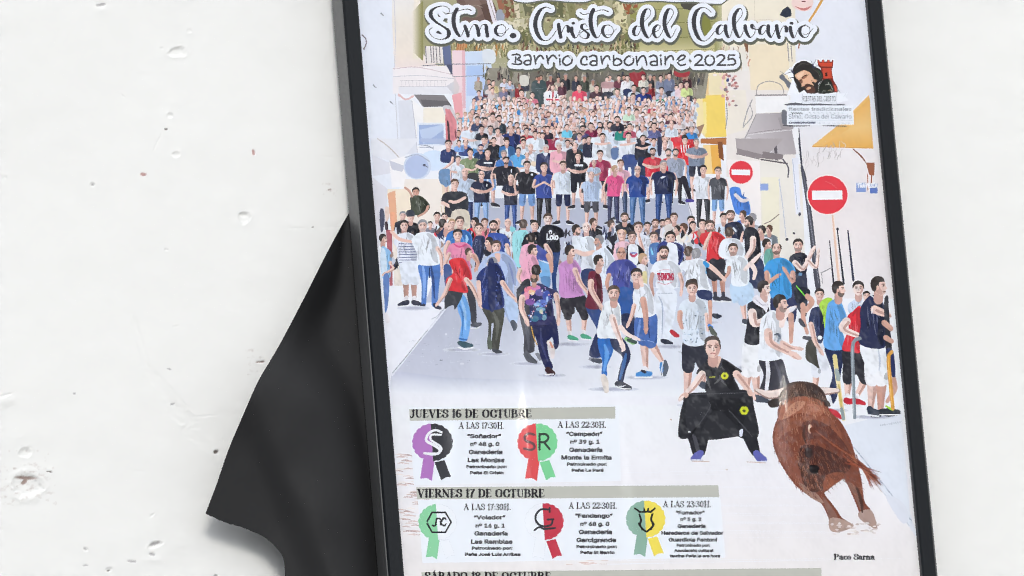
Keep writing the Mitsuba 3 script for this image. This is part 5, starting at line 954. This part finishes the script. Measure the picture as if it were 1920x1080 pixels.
# the bull
part('printed_bull')
zone(1160,500,3.2)
S('a88c84',[58,54,22],(1000,754),(905,770),(824,742)); S('e8dad4',[46,42,14],(1000,750),(905,765),(824,738)); S('f0e2de',[10,12,6],(990,742),(900,753),(835,738)); S('a88c84',[56,50,28],(1150,752),(1230,749),(1315,745)); S('e8dad4',[44,40,18],(1150,748),(1230,745),(1315,742)); S('f0e4e0',[8,12,6],(1160,738),(1230,735),(1300,732)); zone(*Z8)
BODY=[(962,52),(946,100),(945,140),(922,205),(918,290),(950,385),(1000,470),(1060,548),(1140,608),(1205,650),(1240,715),(1262,770),(1262,800),(1310,790),(1390,775),(1330,735),(1300,690),(1262,640),(1225,590),(1245,570),(1330,505),(1352,520),(1395,610),(1430,700),(1432,735),(1505,745),(1502,690),(1465,640),(1452,560),(1440,480),(1415,390),(1380,270),(1320,160),(1262,105),(1238,55),(1190,5),(1090,-8),(1010,5)]
P('85503f',*BODY)
P('a86e58',(975,60),(1040,20),(1130,10),(1200,40),(1225,90),(1190,130),(1080,110),(980,150),(955,140)); P('c6957f',(1000,90),(1050,45),(1110,40),(1090,80),(1030,120),(975,150)); P('b98270',(1120,60),(1180,60),(1205,95),(1150,105)); P('97604c',(940,190),(1000,150),(1100,130),(1230,130),(1300,190),(1335,280),(1280,260),(1180,210),(1080,190),(980,240),(932,300))
P('6d4238',(1090,180),(1150,150),(1240,180),(1330,270),(1380,360),(1300,330),(1200,265),(1110,265)); P('55362f',(1085,310),(1180,305),(1300,360),(1385,400),(1355,465),(1240,515),(1200,575),(1105,495),(1065,400)); P('935f50',(938,290),(1005,285),(1055,400),(1110,535),(1040,500),(980,410)); P('a98a7e',(1070,525),(1150,565),(1220,640),(1190,640),(1120,595)); P('5b4038',(1090,405),(1155,425),(1195,560),(1150,580),(1090,510)); P('9c624c',(1235,482),(1328,462),(1336,500),(1240,562),(1218,556))
P('8f6c60',(1215,610),(1260,660),(1310,740),(1300,770),(1262,770),(1240,700)); P('b9a096',(1255,740),(1320,740),(1400,780),(1330,815),(1262,812)); P('8a6a60',(1360,520),(1420,560),(1450,650),(1440,690),(1400,600)); P('b39a92',(1430,700),(1505,690),(1540,800),(1490,780),(1435,740))
_bull=shapely.Polygon(T(BODY)).buffer(-1.2)
for k in range(1500):
    y=random.uniform(0,600); x=random.uniform(915,1440); px=T([(x,y)])[0]
    if not _bull.contains(shapely.Point(px)): continue
    t=y/600; c=(x-930)/500-.5*max(0,t-.4)
    if y<130: col=random.choice(['b07a62','a86f56','c2917a','8f5c4a','d1a892','c79a86','9c6450'])
    elif c>.28 and 150<y<520: col=random.choice(['6a4338','7a4c3e','54352e','875647','452c27','95604d','6f463a'])
    else: col=random.choice(['8f5f50','a87a68','7a5044','9b6552','6d4639','b58b78'])
    fx=(x-1090)/300
    S(mixc(col,'a46c56',.28),[.8,random.uniform(1.6,5),.8],(x,y),(x+6*fx+random.uniform(-2,2),y+12),(x+16*fx+8*t+random.uniform(-3,3),y+random.uniform(20,38)))
# hump and head, seen from behind
zone(1160,500,3.2)
HUMP=[(952,812),(962,775),(985,738),(1012,706),(1062,690),(1120,690),(1180,706),(1222,742),(1246,790),(1250,828),(1215,806),(1160,786),(1100,778),(1040,784),(990,806)]
P('5a463f',*HUMP); P('6f574d',(985,760),(1020,720),(1080,702),(1090,740),(1030,770)); P('493a36',(1120,702),(1180,716),(1225,760),(1200,780),(1140,756))
for k in range(230):
    a=random.random(); x=960+285*a; top=690+95*abs(a-.47)**1.6*2.6; y=top+random.uniform(2,80)
    if y>818: continue
    S(random.choice(['4a3a35','6b5349','7d6458','382d2b','8f7466','59453d','a08270']),[.8,random.uniform(2,5),.8],(x,y),(x+(a-.5)*8,y+12),(x+(a-.5)*22,y+random.uniform(18,34)))
P('3c322f',(895,812),(950,790),(962,836),(912,846)); P('4a3b36',(1235,800),(1262,812),(1268,840),(1240,836))
zone(*Z8)
E('3d2a28',1130,345,24,32); P('241c1c',(1140,420),(1190,430),(1180,470),(1140,460)); E('cfa08c',1140,205,13,28); E('dccabb',1136,195,7,15); S('5a4038',[10,16,8],(1110,185),(1100,240),(1115,290))
S('74412f',[30,42,38,24,6],(1150,210),(1260,300),(1390,385),(1480,450),(1560,540)); S('9a5d48',[5,10,8,4],(1170,215),(1280,300),(1390,372),(1470,430))
for k in range(46):
    a=random.uniform(-34,34); S(random.choice(['8f4d3a','6d3a2e','a8624a','5a3028','b87a5e','7d4433']),[3,6,2],(1330+random.random()*90,350+random.random()*60),(1450+a*.4,440+a*.5),(1520+random.uniform(-40,60)+a*.3,500+a+random.uniform(-20,60)))
S('5b4038',[14,20,10],(1420,560),(1445,640),(1450,700))
for k in range(40): E(random.choice(['d9cfcc','e6dfde','cbbcb7','ddd2d0','ece6e4']),random.uniform(1250,1560),random.uniform(765,835),random.uniform(6,20),random.uniform(3,8))
# round signs
part('printed_no_entry_sign')
zone(1140,260,3.31); E('f3dfe2',825,210,78,76); E('e2404c',825,210,73,71); p('f2f3f9',(766,192),(882,194),(880,228),(766,226))
part('printed_no_entry_sign_001')
E('f5e6e6',1362,350,131,126); E('e2404c',1362,350,124,120); p('f2f3f9',(1264,324),(1452,322),(1454,378),(1266,382)); S('e9737c',[3,5,3],(1350,265),(1390,285),(1420,310))
# ---------------- title
part('title_lettering')
zone(790,0,7.385)
TC='3b3c42'
def tc(*q): C(TC,9,52,*q)
C(TC,9,58,(330,195),(378,180),(380,125),(310,88),(220,100),(140,150),(130,220),(190,300),(280,360),(360,415),(378,480),(345,528),(270,550),(180,530),(118,475),(108,420),(150,385))
S(TC,[8,20,6],(222,190),(238,222),(262,240)); P(TC,(200,455),(228,428),(262,452),(282,474),(240,472)); S(TC,[8,9,14],(330,200),(440,178),(560,140),(640,130),(690,150)); S(TC,[6,8],(295,160),(330,192))
C(TC,9,60,(490,130),(448,220),(445,330),(475,430),(525,502),(556,490),(600,390)); tc((600,365),(625,430),(645,500)); tc((648,500),(680,400),(722,345),(760,360),(780,420),(792,490)); tc((795,490),(812,400),(850,345),(890,355),(902,430),(912,500)); tc((960,490),(1000,410)); 
C(TC,9,48,(1110,345),(1050,365),(1022,430),(1055,490),(1110,503),(1158,460),(1165,395),(1130,350),(1085,345)); S(TC,8,(1035,455),(1110,468),(1165,440),(1205,400)); E(TC,1268,497,46,38)
C(TC,9,60,(1790,125),(1720,102),(1640,150),(1585,260),(1575,360),(1600,460),(1650,540),(1720,566),(1790,530),(1855,445))
zone(1030,0,7.385)
C(TC,9,9,(0,548),(50,495),(90,430)); tc((125,345),(135,430),(155,518)); tc((155,518),(172,440),(212,370),(245,360),(262,400),(262,435)); E(TC,262,425,14,18)
tc((305,395),(312,460),(345,522),(378,515),(425,425)); E(TC,328,325,25,21)
C(TC,9,46,(520,372),(492,336),(450,350),(445,392),(495,435),(535,475),(528,520),(488,540),(432,518),(420,475),(470,430),(545,408))
C(TC,9,60,(605,140),(572,230),(572,350),(602,460),(648,524),(692,500),(745,400)); S(TC,[14,9,9,9,15],(425,180),(472,205),(560,185),(640,160),(740,140),(815,165))
C(TC,9,48,(820,348),(755,368),(735,440),(775,512),(830,520),(880,450),(870,385),(820,350)); S(TC,8,(785,478),(850,482),(925,402))
C(TC,9,50,(1252,372),(1200,368),(1165,430),(1180,490),(1225,485),(1268,395)); C(TC,9,58,(1310,300),(1395,205),(1382,132),(1330,140),(1288,230),(1280,350),(1310,450),(1357,522),(1392,510),(1430,440))
C(TC,9,48,(1432,450),(1500,425),(1532,370),(1492,350),(1445,405),(1445,480),(1490,528),(1540,480),(1575,410)); C(TC,9,58,(1575,410),(1660,290),(1712,190),(1692,130),(1640,140),(1598,240),(1592,350),(1622,450),(1667,522),(1702,500),(1752,402))
zone(1270,0,7.385)
C(TC,9,60,(468,178),(400,118),(330,110),(262,160),(228,260),(228,360),(252,450),(300,540),(370,572),(440,530),(512,440))
C(TC,9,48,(660,375),(600,352),(553,400),(552,460),(590,476),(655,395)); tc((665,365),(668,440),(702,520),(732,500),(765,400)); C(TC,9,56,(765,400),(820,310),(892,212),(882,130),(840,135),(788,220),(780,330),(800,430),(850,522),(890,480),(932,375))
tc((935,365),(950,440),(1002,520),(1050,490),(1076,420),(1055,352),(1030,352),(1040,395),(1115,412)); C(TC,9,48,(1250,375),(1190,352),(1142,400),(1140,460),(1180,476),(1245,395)); tc((1255,365),(1255,450),(1292,520),(1322,480),(1362,395))
tc((1372,362),(1382,440),(1405,520)); tc((1405,520),(1422,440),(1460,370),(1490,368),(1506,400),(1506,430)); E(TC,1506,425,14,18); tc((1560,385),(1570,450),(1602,522),(1632,500),(1672,395)); E(TC,1578,325,27,22)
C(TC,9,48,(1770,350),(1705,385),(1695,460),(1740,516),(1790,516),(1832,450),(1822,385),(1770,350)); S(TC,8,(1735,475),(1800,472),(1878,402))
part('subtitle_lettering')
BC='45474d'
def bs(*q): S(BC,[24,28,22],*q)
zone(790,0,7.385)
bs((1305,795),(1300,865)); bs((1255,765),(1330,757),(1368,788),(1330,825),(1378,850),(1370,892),(1255,888)); bs((1420,778),(1480,762),(1515,800),(1508,900)); bs((1510,842),(1445,845),(1420,875),(1450,902),(1505,895)); bs((1560,775),(1582,890)); bs((1582,840),(1618,785),(1660,778),(1692,822)); bs((1732,775),(1752,890)); bs((1755,840),(1788,785),(1830,772),(1872,812))
zone(1030,0,7.385)
bs((142,820),(145,905)); E(BC,135,772,15,15); bs((300,810),(250,778),(195,815),(185,870),(230,908),(295,880),(312,825),(285,785)); bs((515,832),(512,792),(470,788),(436,840),(442,885),(480,902),(520,895)); bs((552,790),(610,770),(652,800),(655,908)); bs((650,850),(588,850),(562,885),(590,908),(650,905)); bs((710,785),(732,892)); bs((732,855),(770,792),(815,782),(838,832)); bs((886,772),(886,902)); bs((886,850),(930,815),(985,838),(990,880),(940,908),(886,902)); bs((1150,800),(1095,780),(1042,830),(1042,880),(1090,908),(1150,880),(1162,825),(1135,785)); bs((1200,785),(1212,905)); bs((1212,870),(1260,792),(1310,782),(1336,850),(1346,905)); bs((1385,790),(1440,770),(1485,802),(1490,908)); bs((1485,855),(1422,855),(1396,885),(1425,908),(1490,905)); bs((1540,820),(1546,905)); E(BC,1540,772,15,15); bs((1600,790),(1602,902)); bs((1602,855),(1650,788),(1695,780),(1716,832)); bs((1770,852),(1850,822),(1875,782),(1830,770),(1782,812),(1772,862),(1812,908),(1882,895))
zone(1270,0,7.385)
L2=lambda *q: L(BC,26,*q)
bs((235,792),(270,766),(322,770),(335,812),(290,862),(240,905)); L2((240,905),(362,905)); bs((445,768),(398,790),(382,840),(400,890),(445,906),(490,888),(508,838),(490,788),(445,768)); bs((545,792),(580,766),(632,770),(645,812),(600,862),(550,905)); L2((550,905),(662,905)); L2((788,766),(710,766),(702,826)); bs((702,826),(768,818),(800,855),(782,895),(690,905))
zone()

_n0=len(CM)
go=outline('',7.4,('title_lettering',)); gs=outline('',7.6,('subtitle_lettering',))
part('title_border')
for k,(r,c) in enumerate(((4.2,'8a8c72'),(2.4,'767664'),(1.0,'5d6058'))):
    Q(c,shapely.affinity.translate(go.buffer(r),1.2,3.2)) if k else None
    Q(c,shapely.affinity.translate(gs.buffer(r),.8,2.8)) if k else None
up=[(960,-40),(1360,-40),(1358,3),(1330,7),(1300,4),(1262,4),(1240,2),(1215,2),(1200,4),(1170,4),(1150,-2),(1120,-3),(1095,4),(1060,3),(1040,1),(1015,1),(985,5),(960,-3)]
P('6b6d60',*[(x,y+3) for x,y in up]); P('eef1fb',*up)
Q('eef2fc',go); Q('eef2fc',gs)
_k=next(i for i,c in enumerate(CM) if c[0]=='title_lettering'); CM[:]=CM[:_k]+CM[_n0:]+CM[_k:_n0]
# ---------------- festival crest
part('festival_crest')
zone(1440,100,6.355)
P('6f727c',(130,290),(170,250),(210,300),(240,330),(300,380),(360,430),(350,465),(290,450),(230,410),(200,350)); S('7d808a',[4,10,4],(140,215),(190,250),(230,250)); P('5d6069',(190,612),(330,590),(560,600),(900,608),(860,632),(560,628),(300,636))
hair=[(285,215),(320,140),(370,108),(430,92),(500,118),(560,165),(615,190),(652,260),(640,330),(600,360),(590,470),(470,482),(430,440),(370,470),(345,400),(310,330),(300,260)]
tower=[(585,78),(606,80),(610,100),(634,102),(640,78),(664,78),(670,100),(700,102),(706,78),(730,78),(735,100),(756,102),(762,78),(776,82),(770,170),(755,192),(775,320),(812,380),(832,465),(700,470),(640,300),(625,180),(592,150)]

w=shapely.union_all([shapely.Polygon(T(hair)).buffer(3),shapely.Polygon(T(tower)).buffer(2),shapely.Polygon(T([(230,500),(300,300),(200,240),(270,170),(330,260),(380,470)])).buffer(1)])
Q('f2f5fc',w)
p('7c2a20',*tower); p('cc4c34',(592,84),(602,84),(612,108),(640,110),(646,84),(662,84),(668,108),(702,110),(710,84),(726,84),(733,110),(758,110),(766,86),(760,160),(640,160),(605,140)); p('c44a34',(640,178),(750,178),(762,300),(745,300),(660,300)); S('8f3428',7,(610,112),(765,112)); S('7a2a20',9,(630,168),(760,170)); p('3a1512',(678,235),(700,228),(706,275),(680,275)); p('c9503c',(780,380),(805,385),(822,450),(795,455)); S('3a2020',6,(812,380),(835,440),(858,466))
P('2c2928',*hair); S('47423e',[6,14,6],(330,180),(400,125),(490,140)); S('4a4540',[6,12,6],(520,180),(590,230),(620,310)); S('3f5240',[6,16,6],(590,210),(625,250),(630,300))
P('e4b596',(318,262),(345,240),(400,210),(440,205),(500,232),(520,270),(545,300),(585,325),(560,350),(520,345),(545,385),(500,375),(470,395),(440,390),(400,400),(395,360),(370,330),(335,300)); P('f0cdb2',(345,262),(400,222),(430,225),(400,280),(360,300)); P('a06c54',(400,300),(450,262),(475,260),(450,290),(415,312)); P('7c5444',(365,330),(400,310),(410,350),(390,360)); S('3a2a26',[5,10,5],(395,300),(430,270),(475,258)); S('3a2a26',[4,9,4],(350,320),(372,328),(400,312)); P('5b3d33',(430,385),(480,365),(540,400),(560,440),(545,475),(480,478),(450,440)); P('d9a98a',(455,420),(490,400),(510,420),(470,438)); S('2c2422',[6,10,5],(440,395),(480,380),(520,392)); S('3a2a26',6,(540,300),(580,330)); S('3a2a26',6,(520,330),(560,360))
for q in (((205,245),(290,220)),((240,185),(300,225)),((505,80),(540,160)),((572,70),(525,165)),((600,140),(540,175)),((230,300),(300,290)),((265,180),(300,235))): S('2e2f52',[2,11],*q)
S('f0f3fb',[8,6],(240,270),(260,310),(290,300),(285,340)); S('2c2928',[10,7],(330,390),(375,460)); 
P('20251f',(592,478),(598,390),(625,340),(690,308),(745,325),(770,390),(775,470)); S('d9dbd8',3,(598,470),(605,390),(640,335)); S('8f968c',[4,8,3],(640,470),(660,445),(690,460)); S('c9ccc4',[3,7,3],(680,380),(720,370),(710,340)); S('b9a98a',[3,6,3],(700,450),(740,440),(760,460)); S('dfe2da',[2,5,2],(725,360),(750,400),(770,450))
p('eef2fb',(255,475),(400,492),(400,470),(600,492),(815,470),(820,490),(955,465),(915,520),(962,560),(820,592),(815,612),(600,600),(405,606),(400,598),(240,580),(295,520)); S('b4b9c6',4,(405,480),(402,602)); S('b4b9c6',4,(815,478),(817,605)); S('cfd4e0',5,(410,590),(600,582),(815,590)); S('cfd4e0',4,(900,520),(925,480),(950,468)); TXT('4d525c','FIESTAS DEL CRISTO',412,802,574,62,'i')
P('6f717b',(160,700),(195,675),(230,720),(230,840),(170,840)); Q('edf2fb',shapely.union_all([shapely.Polygon(T([(235,635),(1000,635),(1000,690),(1005,730),(1010,840),(235,845)])).buffer(2)])); 
S('4c5059',[10,16,10],(180,862),(300,868),(495,866)); S('4c5059',[8,14,10],(650,866),(760,866),(930,872)); TXT('6c717e','fiestas tradicionales',244,990,688,44,'i'); TXT('7a7f90','Stmo. Cristo del Calvario',242,992,780,52,'i'); L('a9b0c8',4,(240,800),(1000,800)); TXT('5b6076','CARBONAIRE',246,560,838,18,'b')
for k in range(5): S('4c5059',[6,14],(270+k*28,705),(292+k*28,722))
for k in range(9): S('6d7280',[4,8],(490+k*48,705),(508+k*48,718))
for k in range(7): S('8d93a6',[3,6],(585+k*58,832),(622+k*58,834))
# ---------------- programme
def bar(*q): part(nxt('heading_bar')); p('bfc0b8',*q)
part('programme_panel')
zone()
p('edf2fa',(766,764),(1160,760),(1164,902),(776,910)); p('edf2fa',(783,938),(1350,932),(1360,1046),(792,1056))
zone(*Z7)
bar((275,88),(1503,73),(1503,143),(280,157))
zone(); bar((779.8,914),(1346.4,910),(1348.3,932.5),(781.8,936.4)); bar((789.8,1073.2),(1539.4,1065.2),(1541,1092),(791.5,1098))
def rosette(cx,cy,rx,ry,cl,cr,tl,n=19):
    part(nxt('rosette'))
    ring=[]
    for k in range(n*6):
        a=2*math.pi*k/(n*6)-math.pi/2; f=.955+.045*abs(math.sin(k/6*math.pi)); ring.append((cx+rx*f*math.cos(a),cy+ry*f*math.sin(a)))
    if cl=='w': p('b9c0cc',*ring)
    p('dfe4ee' if 'w' in (cl,cr) else 'c8ccd4',*ring)
    rb=[[(cx-.45*rx,cy+.86*ry),(cx+.1*rx,cy+.95*ry),(cx-.03*rx,cy+2.02*ry),(cx-.27*rx,cy+1.86*ry),(cx-.6*rx,cy+1.9*ry)],[(cx+.1*rx,cy+1.04*ry),(cx+.58*rx,cy+.92*ry),(cx+.9*rx,cy+1.82*ry),(cx+.66*rx,cy+1.82*ry),(cx+.42*rx,cy+1.98*ry)]]
    for q,c in zip(rb,(cl,cr)):
        if c=='w': p('d3d9e4',*q); p('eff3fa',*[(x*.97+.03*sum(a for a,b in q)/5,y*.97+.03*sum(b for a,b in q)/5) for x,y in q])
        else: p(c,*q)
    sp=lambda t:(cx-.03*rx+.06*rx*t,cy+ry*t); disc=shapely.Polygon(T(ring))
    for c,sg in((cl,-1),(cr,1)):
        h=disc.intersection(shapely.Polygon(T([sp(-1.2),(cx+sg*2*rx,cy-1.2*ry),(cx+sg*2*rx,cy+1.2*ry),sp(1.2)])))
        Q('eff3fa' if c=='w' else c,h.buffer(-.7 if c=='w' else -.1))
zone(*Z7)
rosette(415,285,123,114,'b278c0','37383e',0)
def mono(col,w,*qs):
    for q in qs: S(col,w,*q)
mono('eef1f6',[13,17,13],((470,225),(430,212),(390,235),(378,275),(420,300),(455,325),(450,350),(410,352),(365,350))); mono('eef1f6',[12,13,12],((465,240),(410,240),(405,270),(462,310),(462,340),(425,358),(372,352))) 
rosette(1040,285,121,114,'df5558','82d59c',0)
mono('6e4b50',[13,15,13],((1020,240),(990,232),(965,250),(972,275),(1012,292),(1022,315),(1000,330),(962,322))); mono('37443c',[13,13],((1052,235),(1052,328))); mono('37443c',[13,13,13],((1052,237),(1090,237),(1104,260),(1085,282),(1052,284))); mono('37443c',[13,13],((1078,284),(1112,326)))
rosette(445,760,116,110,'8fd3a6','w',0)
L('25282c',11,(380,762),(412,702),(492,702),(526,760),(492,820),(412,820),(380,762)); mono('25282c',[10,10,8],((415,780),(432,780),(440,740),(465,745),(462,775)),((462,760),(485,735),(495,745)),((480,735),(465,765),(485,782),(495,770)))
rosette(1080,757,118,112,'w','c43f50',0)
mono('34363c',[11,13,11],((1112,685),(1060,685),(1030,720),(1036,762),(1075,785),(1120,775),(1130,745)),((1100,745),(1135,742)),((1022,808),(1050,790),(1078,800),(1110,798),(1145,795)),((1112,675),(1112,700)))
zone(*Z8)
rosette(160,742,119,112,'8fb4a4','efdd5c',0)
mono('20221f',[10,12],((95,678),(125,700)),((215,678),(190,700)),((125,700),(190,698)),((150,680),(153,698)),((175,680),(172,698))); mono('20221f',[11,13,11],((122,715),(132,750),(124,775),(140,800),(165,818)),((200,712),(192,745),(206,775),(190,798),(165,818)))
E('20221f',122,770,9,9); E('20221f',205,772,9,9); E('20221f',140,803,8,8); E('20221f',192,800,8,8)
# words
def words(rows): 
    part(nxt('programme_text'))
    for s,x0,x1,yb,h,f in rows: TXT('26272c',s,x0,x1,yb,h,f)
part(nxt('heading_text')); zone(*Z7)
TXT('202024','JUEVES 16 DE OCTUBRE',280,1000,136,45,'s'); part(nxt('heading_text')); TXT('202024','VIERNES 17 DE OCTUBRE',324,1077,611,46,'s'); part(nxt('heading_text')); TXT('202024','SÁBADO 18 DE OCTUBRE',368,1115,1104,45,'s')
zone(*Z8); part('signature_text'); TXT('222228','Paco Sarna',1280,1520,983,32,'s'); zone(*Z7)
words([('A LAS 17:30H.',570,840,203,36,'t'),('“Soñador”',622,822,259,22,'b'),('nº 48 g. 0',640,812,306,22,'b'),('Ganadería',632,830,354,23,'b'),('Las Monjas',625,842,402,23,'b'),('Patrocinado por:',617,857,438,16,'b'),('Peña El Cristo',640,838,474,16,'b')])
words([('A LAS 22:30H.',1160,1447,198,36,'t'),('“Campeón”',1212,1425,246,22,'b'),('nº 39 g. 1',1236,1410,293,22,'b'),('Ganadería',1230,1425,341,23,'b'),('Monte la Ermita',1183,1480,387,23,'b'),('Patrocinado por:',1217,1452,423,16,'b'),('Peña La Pará',1245,1432,459,16,'b')])
words([('A LAS 17:30H.',600,880,688,36,'t'),('“Volador”',663,848,743,22,'b'),('nº 16 g. 1',672,845,792,22,'b'),('Ganadería',665,862,839,23,'b'),('Las Ramblas',645,890,888,23,'b'),('Patrocinado por:',650,890,923,16,'b'),('Peña José Luis Arribas',610,938,960,16,'b')])
words([('A LAS 22:30H.',1225,1512,680,36,'t'),('“Fandango”',1265,1487,733,22,'b'),('nº 68 g. 0',1295,1467,782,22,'b'),('Ganadería',1288,1483,830,23,'b'),('Garcigrande',1273,1507,878,23,'b'),('Patrocinado por:',1273,1512,914,16,'b'),('Peña El Barrio',1296,1498,949,16,'b')])
zone(*Z8)
words([('A LAS 23:30H.',262,548,671,36,'t'),('“Fumador”',340,510,714,20,'b'),('nº 5 g. 2',367,490,753,20,'b'),('Ganadería',350,516,794,20,'b'),('Herederos de Salvador',254,622,835,20,'b'),('Guardiola Fantoni',298,584,875,20,'b'),('Patrocinado por:',345,542,906,15,'b'),('Asociación cultural',332,563,937,15,'b'),('taurina Peña la era bora',305,602,969,15,'b')])

F_OFF = {}

# ---------------------------------------------------------------- printing the drawing on the paper
PRINT_Y = 0.0080


def on_paper(xy):
    """From the drawing grid to metres on the sheet (right and up from its middle); takes out the slight taper and slant of the drawing."""
    a, b = (xy[:, 0] - 1200) / 1000, (xy[:, 1] - 540) / 1000
    m = np.stack([np.ones_like(a), a, b, a * a, a * b, b * b], 1)
    return m @ np.array([[0.002187, 0.001582], [0.520485, -0.002734], [-0.046081, -0.516669], [0.009002, -4.7e-05], [-0.009843, -0.008889], [0.000801, 0.00898]])


def layer(n):
    if n == "printed_street":
        return 0
    if n.startswith("printed"):
        return 1
    return 2 if n in ("title_border", "programme_panel") or n.startswith(("heading_bar", "festival_crest", "rosette")) else 3


KEYS = {"printed_street": "picture", "title_border": "title__border", "title_lettering": "title", "subtitle_lettering": "subtitle", "programme_panel": "programme"}


def key_of(n):
    base, num = (n[:-4], n[-4:]) if n[-4:-3] == "_" and n[-3:].isdigit() else (n, "")
    if base in KEYS:
        return "festival_poster__" + KEYS[base]
    if base.startswith("printed_"):
        return "festival_poster__picture__" + base[8:] + num
    return "festival_poster__" + ("" if base in ("festival_crest", "signature_text") else "programme__") + base + num


def tone(n, c):
    """The press run's contrast: photographs are printed a little harder than drawn."""
    if not n.startswith("printed") or "sign" in n:
        return linear(c)
    v = np.array([int(c[i:i + 2], 16) for i in (0, 2, 4)], float)
    v = np.clip(np.where(v < 200, 200 - (200 - v) * 1.10, v + (v - 200) * 0.10), 8, 255)
    return linear("%02x%02x%02x" % tuple(int(x) for x in v))


items = []                                       # (part, layer, shape, colour or its fit over x, y)
for n, kind, col, args, pts in CM:
    if kind == "G":
        cs = [[tone(n, c) for c in (k.split("/") * 2)[:2]] for k in col.split("-")]
        q = np.array(pts)
        for r in range(len(cs) - 1):
            for f in range(6):
                corner, cc = [], []
                for u, t in ((0, f / 6), (1, f / 6), (1, (f + 1) / 6), (0, (f + 1) / 6)):
                    corner.append(q[2 * r + u] * (1 - t) + q[2 * r + 2 + u] * t)
                    cc.append(cs[r][u] * (1 - t) + cs[r + 1][u] * t)
                fit = np.linalg.lstsq(np.c_[np.ones(4), np.array(corner)], np.array(cc), rcond=None)[0]
                items.append((n, layer(n), shapely.make_valid(shapely.Polygon(corner)), fit))
        continue
    if kind == "Q":
        g = pts
    elif kind[0] == "T":
        g = lettering(kind[1], args[1], pts, args[0])[0]
    else:
        g = figure(kind, args, pts)
    items.append((n, layer(n), g, tone(n, col)))

meshes = {}
clip = shapely.Polygon(SHEET)                       # the sheet's edge on the drawing grid
for lay in range(4):
    mine = [i for i in items if i[1] == lay]
    for (n, _, _, c), g in zip(mine, flatten([i[2] for i in mine])):
        g = g if clip.contains(g) else shapely.intersection(g, clip)
        for poly in shapely.get_parts(g):
            if poly.geom_type != "Polygon" or poly.area < 0.02 or poly.area / poly.length < 0.012:
                continue
            v, f = trimesh.creation.triangulate_polygon(poly, engine="earcut")
            if len(f) == 0:
                continue
            uv = on_paper(v)
            cc = np.broadcast_to(c, (len(v), 3)) if c.ndim == 1 else np.clip(np.c_[np.ones(len(v)), v] @ c, 0, 1)
            V, F, K = meshes.setdefault((n, lay), ([], [], []))
            F.append(f + sum(map(len, V)) if len(V) < 1 else f + F_OFF[(n, lay)])
            V.append(np.c_[uv[:, 0], np.full(len(v), PRINT_Y - 0.00012 * lay), uv[:, 1] + Z0])
            K.append(cc)
            F_OFF[(n, lay)] = F_OFF.get((n, lay), 0) + len(v)
for (n, lay), (V, F, K) in meshes.items():
    V, F, K = np.vstack(V), np.vstack(F), np.vstack(K)
    nrm = np.cross(V[F[:, 1]] - V[F[:, 0]], V[F[:, 2]] - V[F[:, 0]])[:, 1]
    F[nrm > 0] = F[nrm > 0][:, ::-1]
    q = V[F].astype(np.float32).astype(float)
    side = np.linalg.norm(q - np.roll(q, 1, 1), axis=2).max(1)
    F = F[np.linalg.norm(np.cross(q[:, 1] - q[:, 0], q[:, 2] - q[:, 0]), axis=1) > np.maximum(3e-6, 6e-4 * side) * side]      # no needle-thin triangles
    ink = "photo_ink" if lay == 1 and "sign" not in n else "wide_ink" if lay == 0 else "vertex_ink"
    flat = np.tile([0.0, -1.0, 0.0], (len(V), 1))
    scene[key_of(n)] = {"type": "ply", "filename": meshkit.write_ply(trimesh.Trimesh(V, F, process=False), normals=flat, color=np.clip(K * INKS, 0, 1)), "bsdf": {"type": "ref", "id": ink}}
_p = trimesh.creation.box((2 * HALF_W - 0.024, 0.0004, 2 * HALF_H - 0.024))
_p.apply_translation((0, PRINT_Y + 0.00025, Z0))
scene["festival_poster__sheet"] = mikit.ply(_p, "vertex_ink", color=np.tile(linear("eef0f8") * INKS, (len(_p.vertices), 1)))
tag("festival_poster", "printed festival poster, crowd and running bull under a white script title, programme at the bottom", "poster")
labels[key_of(CAPE)] = {"label": "crouching man in black polo shirt holding out a black jacket with a yellow badge"}
labels[key_of("printed_bull")] = {"label": "reddish brown bull running away, seen from behind, at the lower right of the picture"}
labels[key_of("festival_crest")] = {"label": "printed crest with a bearded head, a red tower and a lettered ribbon"}
